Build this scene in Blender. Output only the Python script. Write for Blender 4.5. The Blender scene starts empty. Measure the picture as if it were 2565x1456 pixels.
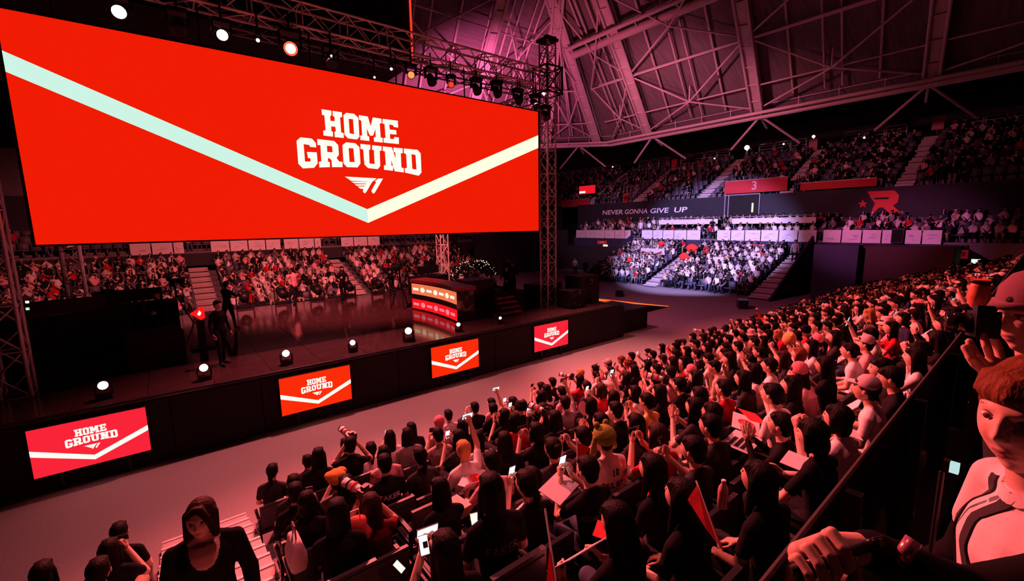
import bpy, math, random
import numpy as np
from mathutils import Vector, Matrix
from mathutils.bvhtree import BVHTree
random.seed(11); rng = np.random.default_rng(7)
S = bpy.context.scene
COL = S.collection
V = Vector
# ------------------------------------------------------------------ camera
FPX, PW, PH = 1106.0, 2565.0, 1456.0
_yaw, _pit, _rol = math.radians(38.4), math.radians(8.53), math.radians(-0.9)
CF = V((math.sin(_yaw)*math.cos(_pit), math.cos(_yaw)*math.cos(_pit), -math.sin(_pit)))
_r0 = V((math.cos(_yaw), -math.sin(_yaw), 0)); _u0 = _r0.cross(CF)
CR = _r0*math.cos(_rol) + _u0*math.sin(_rol); CU = _u0*math.cos(_rol) - _r0*math.sin(_rol)
CC = V((0, 0, 5.0))
cam = bpy.data.cameras.new('camera'); camo = bpy.data.objects.new('camera', cam); COL.objects.link(camo)
camo.matrix_world = Matrix(((CR.x, CU.x, -CF.x, CC.x), (CR.y, CU.y, -CF.y, CC.y), (CR.z, CU.z, -CF.z, CC.z), (0, 0, 0, 1)))
cam.sensor_fit = 'HORIZONTAL'; cam.sensor_width = 36; cam.lens = 36*FPX/PW; cam.clip_start = 0.05; cam.clip_end = 300
S.camera = camo
def ray(x, y): return (CF*FPX + CR*(x-PW/2) - CU*(y-PH/2)).normalized()
def proj(p):
    d = V(p)-CC; z = d.dot(CF)
    return (PW/2+FPX*d.dot(CR)/z, PH/2-FPX*d.dot(CU)/z, z) if z > .05 else (-9e3, -9e3, z)
def atz(x, y, z): d = ray(x, y); return CC+d*((z-CC.z)/d.z)
def aty(x, y, Y): d = ray(x, y); return CC+d*(Y/d.y)
def atx(x, y, X): d = ray(x, y); return CC+d*(X/d.x)
def atd(x, y, D): return CC+ray(x, y)*D
# ------------------------------------------------------------------ world, exposure, house lights
w = bpy.data.worlds.new('hall_dark'); S.world = w; w.use_nodes = True
w.node_tree.nodes['Background'].inputs[0].default_value = (.010, .0035, .005, 1)
w.node_tree.nodes['Background'].inputs[1].default_value = .35
S.view_settings.view_transform = 'Standard'; S.view_settings.look = 'None'
S.view_settings.exposure = 0.0; S.view_settings.gamma = 1.0; S.view_settings.use_curve_mapping = False
S.cycles.max_bounces = 3; S.cycles.diffuse_bounces = 1; S.cycles.use_adaptive_sampling = True; S.cycles.adaptive_threshold = .04; S.cycles.adaptive_min_samples = 12; S.cycles.glossy_bounces = 2; S.cycles.transmission_bounces = 1; S.cycles.caustics_reflective = False; S.cycles.caustics_refractive = False
def spot(name, loc, tgt, watts, col, deg, blend=.6, rad=.15):
    l = bpy.data.lights.new(name, 'SPOT'); l.energy = watts; l.color = col
    l.spot_size = math.radians(deg); l.spot_blend = blend; l.shadow_soft_size = rad
    o = bpy.data.objects.new(name, l); COL.objects.link(o); o.location = loc
    o.rotation_euler = (V(tgt)-V(loc)).to_track_quat('-Z', 'Y').to_euler()
    return o
RED, PINK, MAG, VIO = (1, .07, .06), (1, .27, .30), (1, .16, .40), (.72, .66, 1)
# stage rig: the moving heads hanging on the lighting truss, plus unseen overhead fill
WASH = (1, .12, .115)
spot('stage_wash_lamp', (3.3, 13.3, 9.8), (3, 2.5, 3.0), 17500, WASH, 84, .7, .2)
spot('stage_wash_lamp', (8.2, 13.3, 9.8), (11, 3.5, 2.4), 11000, WASH, 84, .7, .2)
spot('stage_wash_lamp', (11.5, 13.3, 9.8), (21, 4, 2), 8000, WASH, 62, .7, .2)
spot('overhead_fill_lamp', (4, 5.5, 15.5), (4, 4.2, 2.4), 3600, (1, .17, .19), 60, .8, .3)  # unseen lamps added over the near stand to fill the backs
spot('overhead_fill_lamp', (15, 6, 15.5), (14, 3.5, 2.2), 5200, (1, .17, .19), 80, .8, .3)
spot('floor_wash_lamp', (4, 13.5, 9.9), (4, 9.6, 0), 4400, (1, .20, .22), 86, .9, .2)
spot('floor_wash_lamp', (12, 13.5, 9.9), (13.0, 9.4, 0), 6200, (1, .24, .25), 52, .95, .2)
spot('floor_wash_lamp', (13.2, 15, 10.2), (24, 13, 0), 3700, (.95, .14, .30), 64, .9, .2)
spot('end_stand_lamp', (13.5, 14.6, 10.6), (33.6, 18.8, 3.0), 54000, (.56, .43, 1), 37, .45, .2)
spot('end_stand_lamp', (13.5, 14.6, 10.6), (42, 20, 9.5), 9000, (1, .22, .34), 66, .9, .2)
spot('end_stand_lamp', (13.5, 14.6, 10.6), (43, 7, 10), 3600, (1, .16, .22), 34, .9, .2)
spot('end_stand_lamp', (13.5, 14.6, 10.6), (36, 7.2, 3.9), 22000, (1, .20, .55), 20, .9, .2)
spot('end_stand_lamp', (13.5, 14.6, 10.6), (36.5, 31, 4.4), 15000, (1, .36, .66), 24, .9, .2)
spot('back_stand_lamp', (2, 17.5, 11), (3, 33, 2), 7800, (1, .16, .16), 80, .7, .2)
spot('back_stand_lamp', (12, 17.5, 11), (13, 33, 2), 7800, (1, .17, .17), 80, .7, .2)
spot('roof_wash_lamp', (14, 22, 8.0), (20, 30, 17), 7000, (1, .13, .36), 95, .9, .3)
spot('roof_wash_lamp', (15, 18, 9.0), (25, 21, 15.0), 1900, (1, .15, .28), 100, .95, .3)
spot('stage_floor_lamp', (5, 15.5, 10.4), (7.0, 20.5, 1.4), 5600, (1, .16, .17), 72, .8, .2)
# ------------------------------------------------------------------ materials
MATS = {}
def mat(name, col, rough=.65, metal=0., noise=.18, scale=9., bump=0., emit=None, spec=.4, coat=0., stretch=None):
    if name in MATS: return MATS[name]
    m = bpy.data.materials.new(name); m.use_nodes = True; nt = m.node_tree; b = nt.nodes['Principled BSDF']
    b.inputs['Roughness'].default_value = rough; b.inputs['Metallic'].default_value = metal
    b.inputs['Specular IOR Level'].default_value = spec; b.inputs['Coat Weight'].default_value = coat
    c = (*col, 1)
    b.inputs['Base Color'].default_value = c
    if noise or bump:
        tc = nt.nodes.new('ShaderNodeTexCoord'); nz = nt.nodes.new('ShaderNodeTexNoise')
        nz.inputs['Scale'].default_value = scale; nz.inputs['Detail'].default_value = 4
        src = tc.outputs['Object']
        if stretch:
            mp = nt.nodes.new('ShaderNodeMapping'); mp.inputs['Scale'].default_value = stretch
            nt.links.new(src, mp.inputs['Vector']); src = mp.outputs['Vector']
        nt.links.new(src, nz.inputs['Vector'])
        if noise:
            mx = nt.nodes.new('ShaderNodeMix'); mx.data_type = 'RGBA'
            mx.inputs[6].default_value = tuple(max(0, v*(1-noise)) for v in col)+(1,)
            mx.inputs[7].default_value = tuple(min(1, v*(1+noise)) for v in col)+(1,)
            nt.links.new(nz.outputs['Fac'], mx.inputs[0]); nt.links.new(mx.outputs[2], b.inputs['Base Color'])
        if bump:
            bp = nt.nodes.new('ShaderNodeBump'); bp.inputs['Strength'].default_value = bump; bp.inputs['Distance'].default_value = .02
            nt.links.new(nz.outputs['Fac'], bp.inputs['Height']); nt.links.new(bp.outputs['Normal'], b.inputs['Normal'])
    if emit is not None:
        b.inputs['Emission Color'].default_value = (*emit[0], 1); b.inputs['Emission Strength'].default_value = emit[1]
    MATS[name] = m
    return m
def glow(name, col, st=1.0):
    m = mat(name, (.004, .004, .004), .9, noise=0, emit=(col, st), spec=0.)
    if not name.startswith(('screen_', 'tv_', 'desk_orange', 'desk_red')): m.cycles.emission_sampling = 'NONE'   # too small to light the hall
    return m
K_ = lambda r, g, b: tuple(((v/255+.055)/1.055)**2.4 if v/255 > .04045 else v/255/12.92 for v in (r, g, b))
m_floor = mat('arena_carpet', (.30, .27, .27), .95, noise=.30, scale=34, bump=.25)
m_blk = mat('black_drape', (.012, .011, .012), .85, noise=.4, scale=5, bump=.2)
m_blkm = mat('black_metal', (.02, .019, .02), .42, metal=.3, noise=.2)
m_blkg = mat('black_gloss', (.015, .012, .014), .12, noise=.2, coat=.4)
m_stage = mat('stage_gloss_panel', (.085, .036, .040), .09, noise=.35, scale=2.5, spec=.9)
m_alu = mat('truss_aluminium', (.80, .74, .74), .45, metal=.25, noise=.15)
m_steel = mat('roof_steel', (.66, .58, .61), .6, metal=.1, noise=.25, scale=3)
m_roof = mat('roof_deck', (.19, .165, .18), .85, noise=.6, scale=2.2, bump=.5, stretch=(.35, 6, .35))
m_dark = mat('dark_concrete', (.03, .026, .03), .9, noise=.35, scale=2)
m_navy = mat('navy_panel', (.035, .035, .075), .8, noise=.25, scale=2)
m_terr = mat('terrace_concrete', (.16, .145, .165), .85, noise=.3, scale=3)
m_step = mat('stair_tread', (.50, .43, .43), .8, noise=.22, scale=5)
m_nose = mat('stair_nosing', (.80, .70, .70), .6, noise=.1)
m_seat = mat('seat_plastic', (.060, .052, .062), .45, noise=.2)
m_seatf = mat('seat_plastic_grey', (.11, .105, .14), .5, noise=.2)
m_board = mat('white_board', (.74, .72, .76), .7, noise=.10, scale=3)
m_redb = mat('red_banner', (.52, .022, .03), .7, noise=.15, scale=2)
m_band = mat('black_fascia', (.022, .021, .030), .75, noise=.25, scale=2)
m_lav = mat('lavender_print', (.84, .80, .94), .7, noise=.1)
m_rlogo = mat('red_print', (.70, .03, .025), .6, noise=.1)
m_post = mat('grey_post', (.32, .30, .34), .6, noise=.1)
m_white = mat('white_paint', (.78, .76, .77), .55, noise=.08)
m_hoop = mat('hoop_paint', (.62, .54, .56), .6, noise=.1)
m_rail = mat('rail_steel', (.55, .50, .51), .42, metal=.35, noise=.1)
m_fab = mat('dark_fabric', (.03, .026, .03), .9, noise=.3, scale=20)
# ------------------------------------------------------------------ mesh helpers
def q2(a):  # any two axes perpendicular to a
    a = V(a).normalized(); h = V((0, 0, 1)) if abs(a.z) < .9 else V((1, 0, 0))
    s = a.cross(h).normalized(); return s, s.cross(a).normalized()
class MB:
    def __init__(s): s.v = []; s.f = []; s.m = []
    def add(s, vs, fs, mi=0):
        o = len(s.v); s.v += [tuple(p) for p in vs]; s.f += [tuple(i+o for i in f) for f in fs]; s.m += [mi]*len(fs); return s
    def box(s, c, d, mi=0, M=None):
        x, y, z = d[0]/2, d[1]/2, d[2]/2
        vs = [V((i*x, j*y, k*z)) for k in (-1, 1) for j in (-1, 1) for i in (-1, 1)]
        if M is not None: vs = [M @ p for p in vs]
        vs = [p+V(c) for p in vs]
        return s.add(vs, [(0, 2, 3, 1), (4, 5, 7, 6), (0, 1, 5, 4), (2, 6, 7, 3), (0, 4, 6, 2), (1, 3, 7, 5)], mi)
    def bx(s, x0, x1, y0, y1, z0, z1, mi=0): return s.box(((x0+x1)/2, (y0+y1)/2, (z0+z1)/2), (x1-x0, y1-y0, z1-z0), mi)
    def tube(s, p0, p1, r0, r1=None, n=8, mi=0, cap=True):
        r1 = r0 if r1 is None else r1; p0, p1 = V(p0), V(p1); a, b = q2(p1-p0)
        vs = [p + (a*math.cos(2*math.pi*i/n)+b*math.sin(2*math.pi*i/n))*r for p, r in ((p0, r0), (p1, r1)) for i in range(n)]
        fs = [(i, (i+1) % n, n+(i+1) % n, n+i) for i in range(n)]
        if cap: fs += [tuple(range(n-1, -1, -1)), tuple(range(n, 2*n))]
        return s.add(vs, fs, mi)
    def path(s, pts, r, n=6, mi=0):
        for a, b in zip(pts, pts[1:]): s.tube(a, b, r, n=n, mi=mi)
        return s
    def lathe(s, prof, n=16, mi=0, M=None):
        vs = [V((r*math.cos(2*math.pi*i/n), r*math.sin(2*math.pi*i/n), z)) for r, z in prof for i in range(n)]
        if M is not None: vs = [M @ p for p in vs]
        fs = [(j*n+i, j*n+(i+1) % n, (j+1)*n+(i+1) % n, (j+1)*n+i) for j in range(len(prof)-1) for i in range(n)]
        fs += [tuple(range(n-1, -1, -1)), tuple((len(prof)-1)*n+i for i in range(n))]
        return s.add(vs, fs, mi)
    def ell(s, c, r, n=12, k=8, mi=0, M=None):
        vs = []; c = V(c)
        for j in range(k+1):
            t = math.pi*j/k
            for i in range(n):
                p = V((r[0]*math.sin(t)*math.cos(2*math.pi*i/n), r[1]*math.sin(t)*math.sin(2*math.pi*i/n), -r[2]*math.cos(t)))
                vs.append(c+(M @ p if M is not None else p))
        return s.add(vs, [(j*n+i, j*n+(i+1) % n, (j+1)*n+(i+1) % n, (j+1)*n+i) for j in range(k) for i in range(n)], mi)
    def caps(s, p0, p1, r0, r1=None, fa=1., fb=1., side=None, n=14, mi=0):
        r1 = r0 if r1 is None else r1; p0, p1 = V(p0), V(p1); ax = (p1-p0); L = ax.length; ax = ax/L if L > 1e-6 else V((0, 0, 1))
        if side is None: a, b = q2(ax)
        else: a = (V(side)-ax*V(side).dot(ax)).normalized(); b = ax.cross(a)
        rings = [(p0-ax*r0*math.cos(t), r0*math.sin(t)) for t in (.12, .5, .95, 1.35)] + [(p1+ax*r1*math.cos(t), r1*math.sin(t)) for t in (1.35, .95, .5, .12)]
        vs = [p+(a*math.cos(2*math.pi*i/n)*fa+b*math.sin(2*math.pi*i/n)*fb)*r for p, r in rings for i in range(n)]
        k = len(rings); fs = [(j*n+i, j*n+(i+1) % n, (j+1)*n+(i+1) % n, (j+1)*n+i) for j in range(k-1) for i in range(n)]
        fs += [tuple(range(n-1, -1, -1)), tuple((k-1)*n+i for i in range(n))]
        return s.add(vs, fs, mi)
    def mesh(s, name, mats, smooth=False):
        me = bpy.data.meshes.new(name); me.from_pydata(s.v, [], s.f)
        for m in (mats if isinstance(mats, (list, tuple)) else [mats]): me.materials.append(m)
        me.polygons.foreach_set('material_index', s.m)
        if smooth: me.polygons.foreach_set('use_smooth', [True]*len(s.f))
        me.update(); return me
    def obj(s, name, mats, parent=None, smooth=False, loc=None): return link(name, s.mesh(name, mats, smooth), parent, loc)
def link(name, data, parent=None, loc=None, M=None):
    o = bpy.data.objects.new(name, data); COL.objects.link(o)
    if parent is not None: o.parent = parent
    if loc is not None: o.location = loc
    if M is not None: o.matrix_local = M
    return o
def empty(name, loc=(0, 0, 0), rz=0):
    o = bpy.data.objects.new(name, None); COL.objects.link(o); o.location = loc; o.rotation_euler = (0, 0, rz); o.empty_display_size = .1; return o
def tag(o, label=None, cat=None, group=None, kind=None):
    if label: o['label'] = label
    if cat: o['category'] = cat
    if group: o['group'] = group
    if kind: o['kind'] = kind
    return o
def struct(o, label=None): o['kind'] = 'structure'; (label and o.__setitem__('label', label)); return o
TS = bpy.data.scenes.new('_bench')      # empty side scene where curves and modifiers are turned into meshes
def bake(o):
    TS.collection.objects.link(o); vl = TS.view_layers[0]; vl.update()
    dg = vl.depsgraph; r = bpy.data.meshes.new_from_object(o.evaluated_get(dg)); d = o.data
    bpy.data.objects.remove(o)
    return r
def evaluated(me, mods):
    o = bpy.data.objects.new('_t', me)
    for t, kw in mods:
        md = o.modifiers.new('m', t)
        for k, v in kw.items(): setattr(md, k, v)
    return bake(o)
def M_to(p0, p1, r=1.):   # unit tube (0..1 along z, radius 1) between two points
    p0, p1 = V(p0), V(p1); d = p1-p0; a, b = q2(d); L = d.length; d = d/L
    return Matrix(((a.x*r, b.x*r, d.x*L, p0.x), (a.y*r, b.y*r, d.y*L, p0.y), (a.z*r, b.z*r, d.z*L, p0.z), (0, 0, 0, 1)))
UT = {}
def unit_tube(m, n=6):
    k = (m.name, n)
    if k not in UT: UT[k] = MB().tube((0, 0, 0), (0, 0, 1), 1, n=n).mesh('tube', m, True)
    return UT[k]
UB = {}
def unit_box(m):
    if m.name not in UB: UB[m.name] = MB().box((0, 0, 0), (1, 1, 1)).mesh('box', m)
    return UB[m.name]
def rod(name, p0, p1, r, m, parent=None, n=6):
    return link(name, unit_tube(m, n), parent, M=M_to(p0, p1, r))
def slab(name, c, d, m, parent=None, rz=0):
    return link(name, unit_box(m), parent, M=Matrix.Translation(c) @ Matrix.Rotation(rz, 4, 'Z') @ Matrix.Diagonal((*d, 1)))
def polymesh(name, loops, depth, m, to3):
    """flat shape with holes given as loops of 2-D points; to3 maps (u, v, w) to space, w runs 0..depth"""
    cu = bpy.data.curves.new('_c', 'CURVE'); cu.dimensions = '2D'; cu.fill_mode = 'FRONT'
    for lp in loops:
        sp = cu.splines.new('POLY'); sp.points.add(len(lp)-1); sp.use_cyclic_u = True
        for p, q in zip(sp.points, lp): p.co = (q[0], q[1], 0, 1)
    t = bake(bpy.data.objects.new('_c', cu))
    vs = [tuple(p.co) for p in t.vertices]; fs = [tuple(p.vertices) for p in t.polygons]
    mb = MB(); mb.add([to3(p[0], p[1], depth) for p in vs], fs)
    for lp in loops:
        n = len(lp); mb.add([to3(q[0], q[1], w_) for w_ in (0, depth) for q in lp], [(i, (i+1) % n, n+(i+1) % n, n+i) for i in range(n)])
    bpy.data.meshes.remove(t); return mb.mesh(name, m)
def textmesh(body, size=1., align='CENTER', sx=1., bold=0., shear=0., space=1.):
    cu = bpy.data.curves.new('_f', 'FONT'); cu.body = body; cu.size = size; cu.align_x = align; cu.align_y = 'CENTER'; cu.offset = bold; cu.shear = shear; cu.space_character = space; cu.resolution_u = 3
    t = bake(bpy.data.objects.new('_f', cu))
    for p in t.vertices: p.co.x *= sx
    return t
def placetext(name, body, m, parent, M, size, **kw):
    t = textmesh(body, size, **kw); t.materials.clear(); t.materials.append(m); t.transform(M)
    return link(name, t, parent)
# ================================================================== the setting
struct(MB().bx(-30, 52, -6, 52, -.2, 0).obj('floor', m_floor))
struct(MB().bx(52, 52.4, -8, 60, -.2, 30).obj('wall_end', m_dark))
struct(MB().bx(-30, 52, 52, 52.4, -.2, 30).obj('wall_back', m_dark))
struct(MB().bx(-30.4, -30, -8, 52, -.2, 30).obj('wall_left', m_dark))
def terrace(name, prof, a0, a1, axis, m):
    """stepped profile (d, z) extruded from a0 to a1 across the other axis"""
    n = len(prof); to = (lambda d, a, z: (d, a, z)) if axis == 'x' else (lambda d, a, z: (a, d, z))
    vs = [to(d, a, z) for a in (a0, a1) for d, z in prof]
    fs = [(i, (i+1) % n, n+(i+1) % n, n+i) for i in range(n)]
    mb = MB().add(vs, fs)
    base = min(z for d, z in prof)
    for s in (0, n):   # side walls as strips under each tread
        for i in range(0, n-3):
            (d0, z0), (d1, z1) = prof[i], prof[i+1]
            if abs(z0-z1) < 1e-6 and d0 != d1:
                a = a0 if s == 0 else a1
                mb.add([to(d0, a, base), to(d1, a, base), to(d1, a, z1), to(d0, a, z0)], [(0, 1, 2, 3)])
    return struct(mb.obj(name, m))
def steps(d0, z0, run, rise, n, base):
    p = [(d0, base)]; d, z = d0, z0
    for i in range(n): p += [(d, z), (d+run, z)]; d += run; z += rise
    return p+[(d, base)]
# near stand ---------------------------------------------------------
NROW, NP, NR, NY0, NZ0 = 9, .78, .265, 7.2, .08
def nrow(i): return NY0-NP*i, NZ0+NR*i
pr = [(NY0+.52, 0)]
for i in range(NROW):
    y, z = nrow(i); pr += [(y+.52, z), (y-.26, z)]
pr += [(nrow(NROW-1)[0]-.26, 0)]
terrace('floor_near_stand', pr, .71, 33, 'y', m_terr)
terrace('floor_near_stand_left', pr, -9, -.46, 'y', m_terr)
st = empty('trim_1'); struct(st, 'pale red-lit stair flight climbing through the near stand')
for k in range(20):
    y = 8.38-.41*k; z = .131*(k+1)
    t = link('stair_step', unit_box(m_step), st, M=Matrix.Translation((.12, y-.205, z/2)) @ Matrix.Diagonal((1.14, .41, z, 1)))
    link('stair_nosing', unit_box(m_nose), st, M=Matrix.Translation((.12, y-.018, z+.006)) @ Matrix.Diagonal((1.14, .045, .016, 1)))
# end stand ----------------------------------------------------------
ER, EP, EZ = 9, .72, .27
terrace('floor_end_stand', steps(29.5, .10, EP, EZ, ER, 0), 11.3, 26.4, 'x', m_terr)
for nm, y0 in (('wall_end_stand_side', 26.4), ('wall_end_stand_flank', 11.2)):
    struct(MB().add([(29.3, y0+e, 0) for e in (0, .12)]+[(36, y0+e, 0) for e in (0, .12)]+[(36, y0+e, 3.9) for e in (0, .12)]+[(29.3, y0+e, .55 if y0 > 20 else .1) for e in (0, .12)],
        [(0, 2, 4, 6), (1, 7, 5, 3), (6, 4, 5, 7), (0, 6, 7, 1), (0, 1, 3, 2)]).obj(nm, m_navy))
def aisle(name, x0, y0, z0, run, rise, n, wd, m=m_step, axis='x', per=2):
    e = empty(name); struct(e)
    for k in range(n*per):
        d = x0+run*k/per; z = z0+rise*(k+1)/per - rise/per*.4
        c = (d+run/per/2, y0, z-.09) if axis == 'x' else (y0, d+run/per/2, z-.09)
        dd = (run/per, wd, .18) if axis == 'x' else (wd, run/per, .18)
        slab('stair_step', c, dd, m, e)
    return e
aisle('trim_2', 29.5, 20.0, .10, EP, EZ, ER, 1.1)
aisle('trim_3', 29.5, 12.0, .10, EP, EZ, ER, 1.2)
mb = MB().bx(36, 36.15, 3.6, 34.2, 2.6, 3.42)
struct(mb.obj('wall_end_parapet', m_navy))
struct(MB().bx(36.0, 36.2, 3.6, 11.2, 0, 2.6).bx(36.0, 36.2, 26.5, 35, 0, 2.6).obj('wall_end_lower', m_dark))
struct(MB().bx(32.6, 36, 7.8, 10.1, 0, 3.42).obj('wall_end_block', m_navy))
struct(MB().bx(33.2, 36, 3.8, 7.78, 0, 3.38).obj('wall_end_block_dark', mat('maroon_panel', (.05, .02, .025), .8)))
terrace('floor_end_balcony', steps(36.15, 3.55, .78, .34, 3, 2.6), -2, 34.2, 'x', m_terr)
struct(MB().bx(38.5, 38.75, -6, 36, 4.3, 7.08).obj('wall_end_fascia', m_band))
UR, UP, UZ = 9, .80, .44
terrace('floor_end_upper', steps(38.75, 7.10, UP, UZ, UR, 6.9), -6, 50, 'x', m_terr)
for i, y in enumerate((34.6, 28.0, 21.0, 14.2, 7.2)): aisle('trim_%d' % (4+i), 38.75, y, 7.10, UP, UZ, UR, .95)
# back stand ---------------------------------------------------------
terrace('floor_back_stand', steps(29.5, .10, EP, EZ, ER, 0), -16, 21.5, 'y', m_terr)
aisle('trim_9', 29.5, 1.85, .10, EP, EZ, ER, 1.05, axis='y')
aisle('trim_10', 29.5, 10.45, .10, EP, EZ, ER, 1.05, axis='y')
struct(MB().add([(21.5+e, 29.3, 0) for e in (0, .12)]+[(21.5+e, 36, 0) for e in (0, .12)]+[(21.5+e, 36, 3.9) for e in (0, .12)]+[(21.5+e, 29.3, .4) for e in (0, .12)],
        [(0, 2, 4, 6), (1, 7, 5, 3), (6, 4, 5, 7), (0, 6, 7, 1), (0, 1, 3, 2)]).obj('wall_back_stand_side', m_dark))
struct(MB().bx(-16, 24, 36, 36.15, 2.6, 3.42).obj('wall_back_parapet', m_dark))
terrace('floor_back_balcony', steps(36.15, 3.55, .78, .34, 3, 2.6), -16, 36, 'y', m_terr)
struct(MB().bx(-16, 38.5, 38.5, 38.75, 4.3, 7.08).obj('wall_back_fascia', m_band))
terrace('floor_back_upper', steps(38.75, 7.10, UP, UZ, UR, 6.9), -16, 38.6, 'y', m_terr)
struct(MB().bx(23.5, 36, 35.2, 35.5, 0, 4.3).bx(35.6, 35.9, 26.6, 35.2, 0, 2.6).obj('wall_corner', m_dark))
# ------------------------------------------------------------------ roof
RZ0, RSL, RX, RY = 11.4, .53, 30.0, 30.5
oct_o = [(30, -9), (30, 24.5), (24, 30.5), (-20, 30.5)]
def inset(k): return [(30-k, -9), (30-k, 24.5-k*.42), (24-k*.42, 30.5-k), (-20, 30.5-k)]
ki = 17.0; a_, b_ = inset(-.6), inset(ki); zt = RZ0+.75+RSL*ki; zb = RZ0+.75-RSL*.6
mb = MB()
mb.add([(x, y, zb) for x, y in a_]+[(x, y, zt) for x, y in b_], [(0, 4, 5, 1), (1, 5, 6, 2), (2, 6, 7, 3)])
mb.add([(x, y, zt) for x, y in b_]+[(-20, -9, zt)], [(0, 4, 3, 2, 1)])
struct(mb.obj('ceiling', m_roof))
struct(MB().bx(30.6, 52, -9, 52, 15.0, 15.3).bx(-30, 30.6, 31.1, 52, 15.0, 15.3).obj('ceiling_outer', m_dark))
def roofp(side, k, t, dz=0.):
    """point on the rib plane: side 0 end, 1 corner, 2 back; k metres in from the ring; t along the ring"""
    a, b = inset(k), None
    i = {0: (0, 1), 1: (1, 2), 2: (2, 3)}[side]
    p, q = V((*a[i[0]], 0)), V((*a[i[1]], 0)); r = p.lerp(q, t); r.z = RZ0+RSL*k+dz; return r
def rib(side, t, label):
    e = empty('roof_rib', roofp(side, 0, t)); o = V(e.location)
    P = lambda k, dz, s: roofp(side, k, t, dz)-o+sd*s
    d = (roofp(side, 17, t)-roofp(side, 0, t)); sd = V((d.y, -d.x, 0)).normalized()
    for s in (-.28, .28):
        for dz in (0, .62): rod('chord', P(0, dz, s), P(17, dz, s), .085 if dz == 0 else .06, m_steel, e)
    for j in range(14):
        k = j*17/14; k2 = (j+1)*17/14
        rod('web', P(k, 0, -.28), P(k, 0, .28), .045, m_steel, e)
        for s in (-.28, .28): rod('web', P(k if j % 2 else k2, 0, s), P(k2 if j % 2 else k, .62, s), .04, m_steel, e)
    mbb = MB().add([P(0, .05, -.27), P(0, .05, .27), P(17, .05, .27), P(17, .05, -.27), P(0, .09, -.27), P(0, .09, .27), P(17, .09, .27), P(17, .09, -.27)],
        [(0, 3, 2, 1), (4, 5, 6, 7), (0, 1, 5, 4), (2, 3, 7, 6), (1, 2, 6, 5), (0, 4, 7, 3)])
    mbb.obj('soffit_plate', m_steel, e)
    return tag(e, label, 'roof beam', 'roof ribs')
T0 = lambda y: (y+9)/33.5
ribs0 = [T0(5.0), T0(12.95), T0(20.8)]
rib(0, ribs0[0], 'pink-lit steel roof rib nearest the right edge, over the upper seats')
rib(0, ribs0[1], 'pink-lit steel roof rib, second from the right, meeting the ring pipe')
rib(0, ribs0[2], 'pink-lit steel roof rib just right of the tall truss tower')
rib(1, .12, 'pink-lit steel roof rib at the corner, right behind the truss tower')
rib(1, .62, 'pink-lit steel roof rib of the far corner above the screen')
rib(2, .10, 'pink-lit steel roof rib highest up behind the lighting truss')
rib(2, .32, 'pink-lit steel roof rib half hidden by the black hanging box')
def tubething(name, segs, r, m, label, cat, group=None, part='pipe', base=None):
    e = empty(name, base or segs[0][0]); o = V(e.location)
    for a, b in segs: rod(part, V(a)-o, V(b)-o, r, m, e)
    return tag(e, label, cat, group)
# bracing between neighbouring ribs: secondary rafters, cross pipes and X diagonals
def bay(side, t0, t1, label, cat='roof bracing'):
    e = empty('roof_bracing', roofp(side, 1, (t0+t1)/2)); o = V(e.location); P = lambda k, t, dz=0: roofp(side, k, t, dz)-o
    tm = (t0+t1)/2
    for dt in (-.012, .012): rod('rafter', P(.5, tm+dt, .45), P(17, tm+dt, .45), .06, m_steel, e)
    for tt in ((t0*3+t1)/4, (t0+3*t1)/4): rod('purlin', P(.3, tt, .58), P(17, tt, .58), .07, m_steel, e)
    for k in (2.2, 5.2, 8.6, 12, 15.2): rod('cross_pipe', P(k, t0, .1), P(k, t1, .1), .05, m_steel, e)
    for k0, k1 in ((.3, 5.2), (5.2, 10.4), (10.4, 16)):
        rod('diagonal', P(k0, t0, .2), P((k0+k1)/2, tm, -.35), .055, m_steel, e); rod('diagonal', P((k0+k1)/2, tm, -.35), P(k1, t1, .2), .055, m_steel, e)
        rod('diagonal', P(k0, t1, .2), P((k0+k1)/2, tm, -.35), .055, m_steel, e); rod('diagonal', P((k0+k1)/2, tm, -.35), P(k1, t0, .2), .055, m_steel, e)
        rod('strut', P((k0+k1)/2, tm, -.35), P((k0+k1)/2, tm, .6), .05, m_steel, e)
    return tag(e, label, cat, 'roof bracing bays')
bay(0, 0.0, ribs0[0], 'dark crossed roof pipes in the upper right corner')
bay(0, ribs0[0], ribs0[1], 'crossed roof pipes between the two ribs at the right')
bay(0, ribs0[1], ribs0[2], 'crossed roof pipes between the middle ribs, right of the truss tower')
bay(0, ribs0[2], .99, 'crossed roof pipes beside the tall truss tower')
bay(1, .12, .62, 'bright magenta crossed roof pipes in the far corner')
bay(1, .62, 1., 'magenta crossed roof pipes above the lighting truss end')
bay(2, 0., .10, 'magenta crossed roof pipes at the top behind the lighting truss')
bay(2, .10, .32, 'crossed roof pipes near the black hanging box')
# ring catwalk and the upper catwalk
def catwalk(side, k, t0, t1, n, name, label, w_=.75, rr=.16, z=0.):
    e = empty(name, roofp(side, k, t0)); o = V(e.location); P = lambda kk, t, dz=0: roofp(side, k, t, dz)-o+(roofp(side, kk, t)-roofp(side, k, t))*V((1, 1, 0))
    rod('main_pipe', P(k, t0, z), P(k, t1, z), rr, m_steel, e, 10); rod('inner_pipe', P(k+w_, t0, z+.05), P(k+w_, t1, z+.05), rr*.55, m_steel, e)
    for h in (.55, 1.05): rod('handrail', P(k, t0, z+h+.1), P(k, t1, z+h+.1), .03, m_steel, e)
    for i in range(n+1):
        t = t0+(t1-t0)*i/n; rod('post', P(k, t, z), P(k, t, z+1.15), .03, m_steel, e); rod('cross_bar', P(k, t, z), P(k+w_, t, z+.05), .04, m_steel, e)
    return tag(e, label, 'catwalk', 'roof catwalks')
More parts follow.
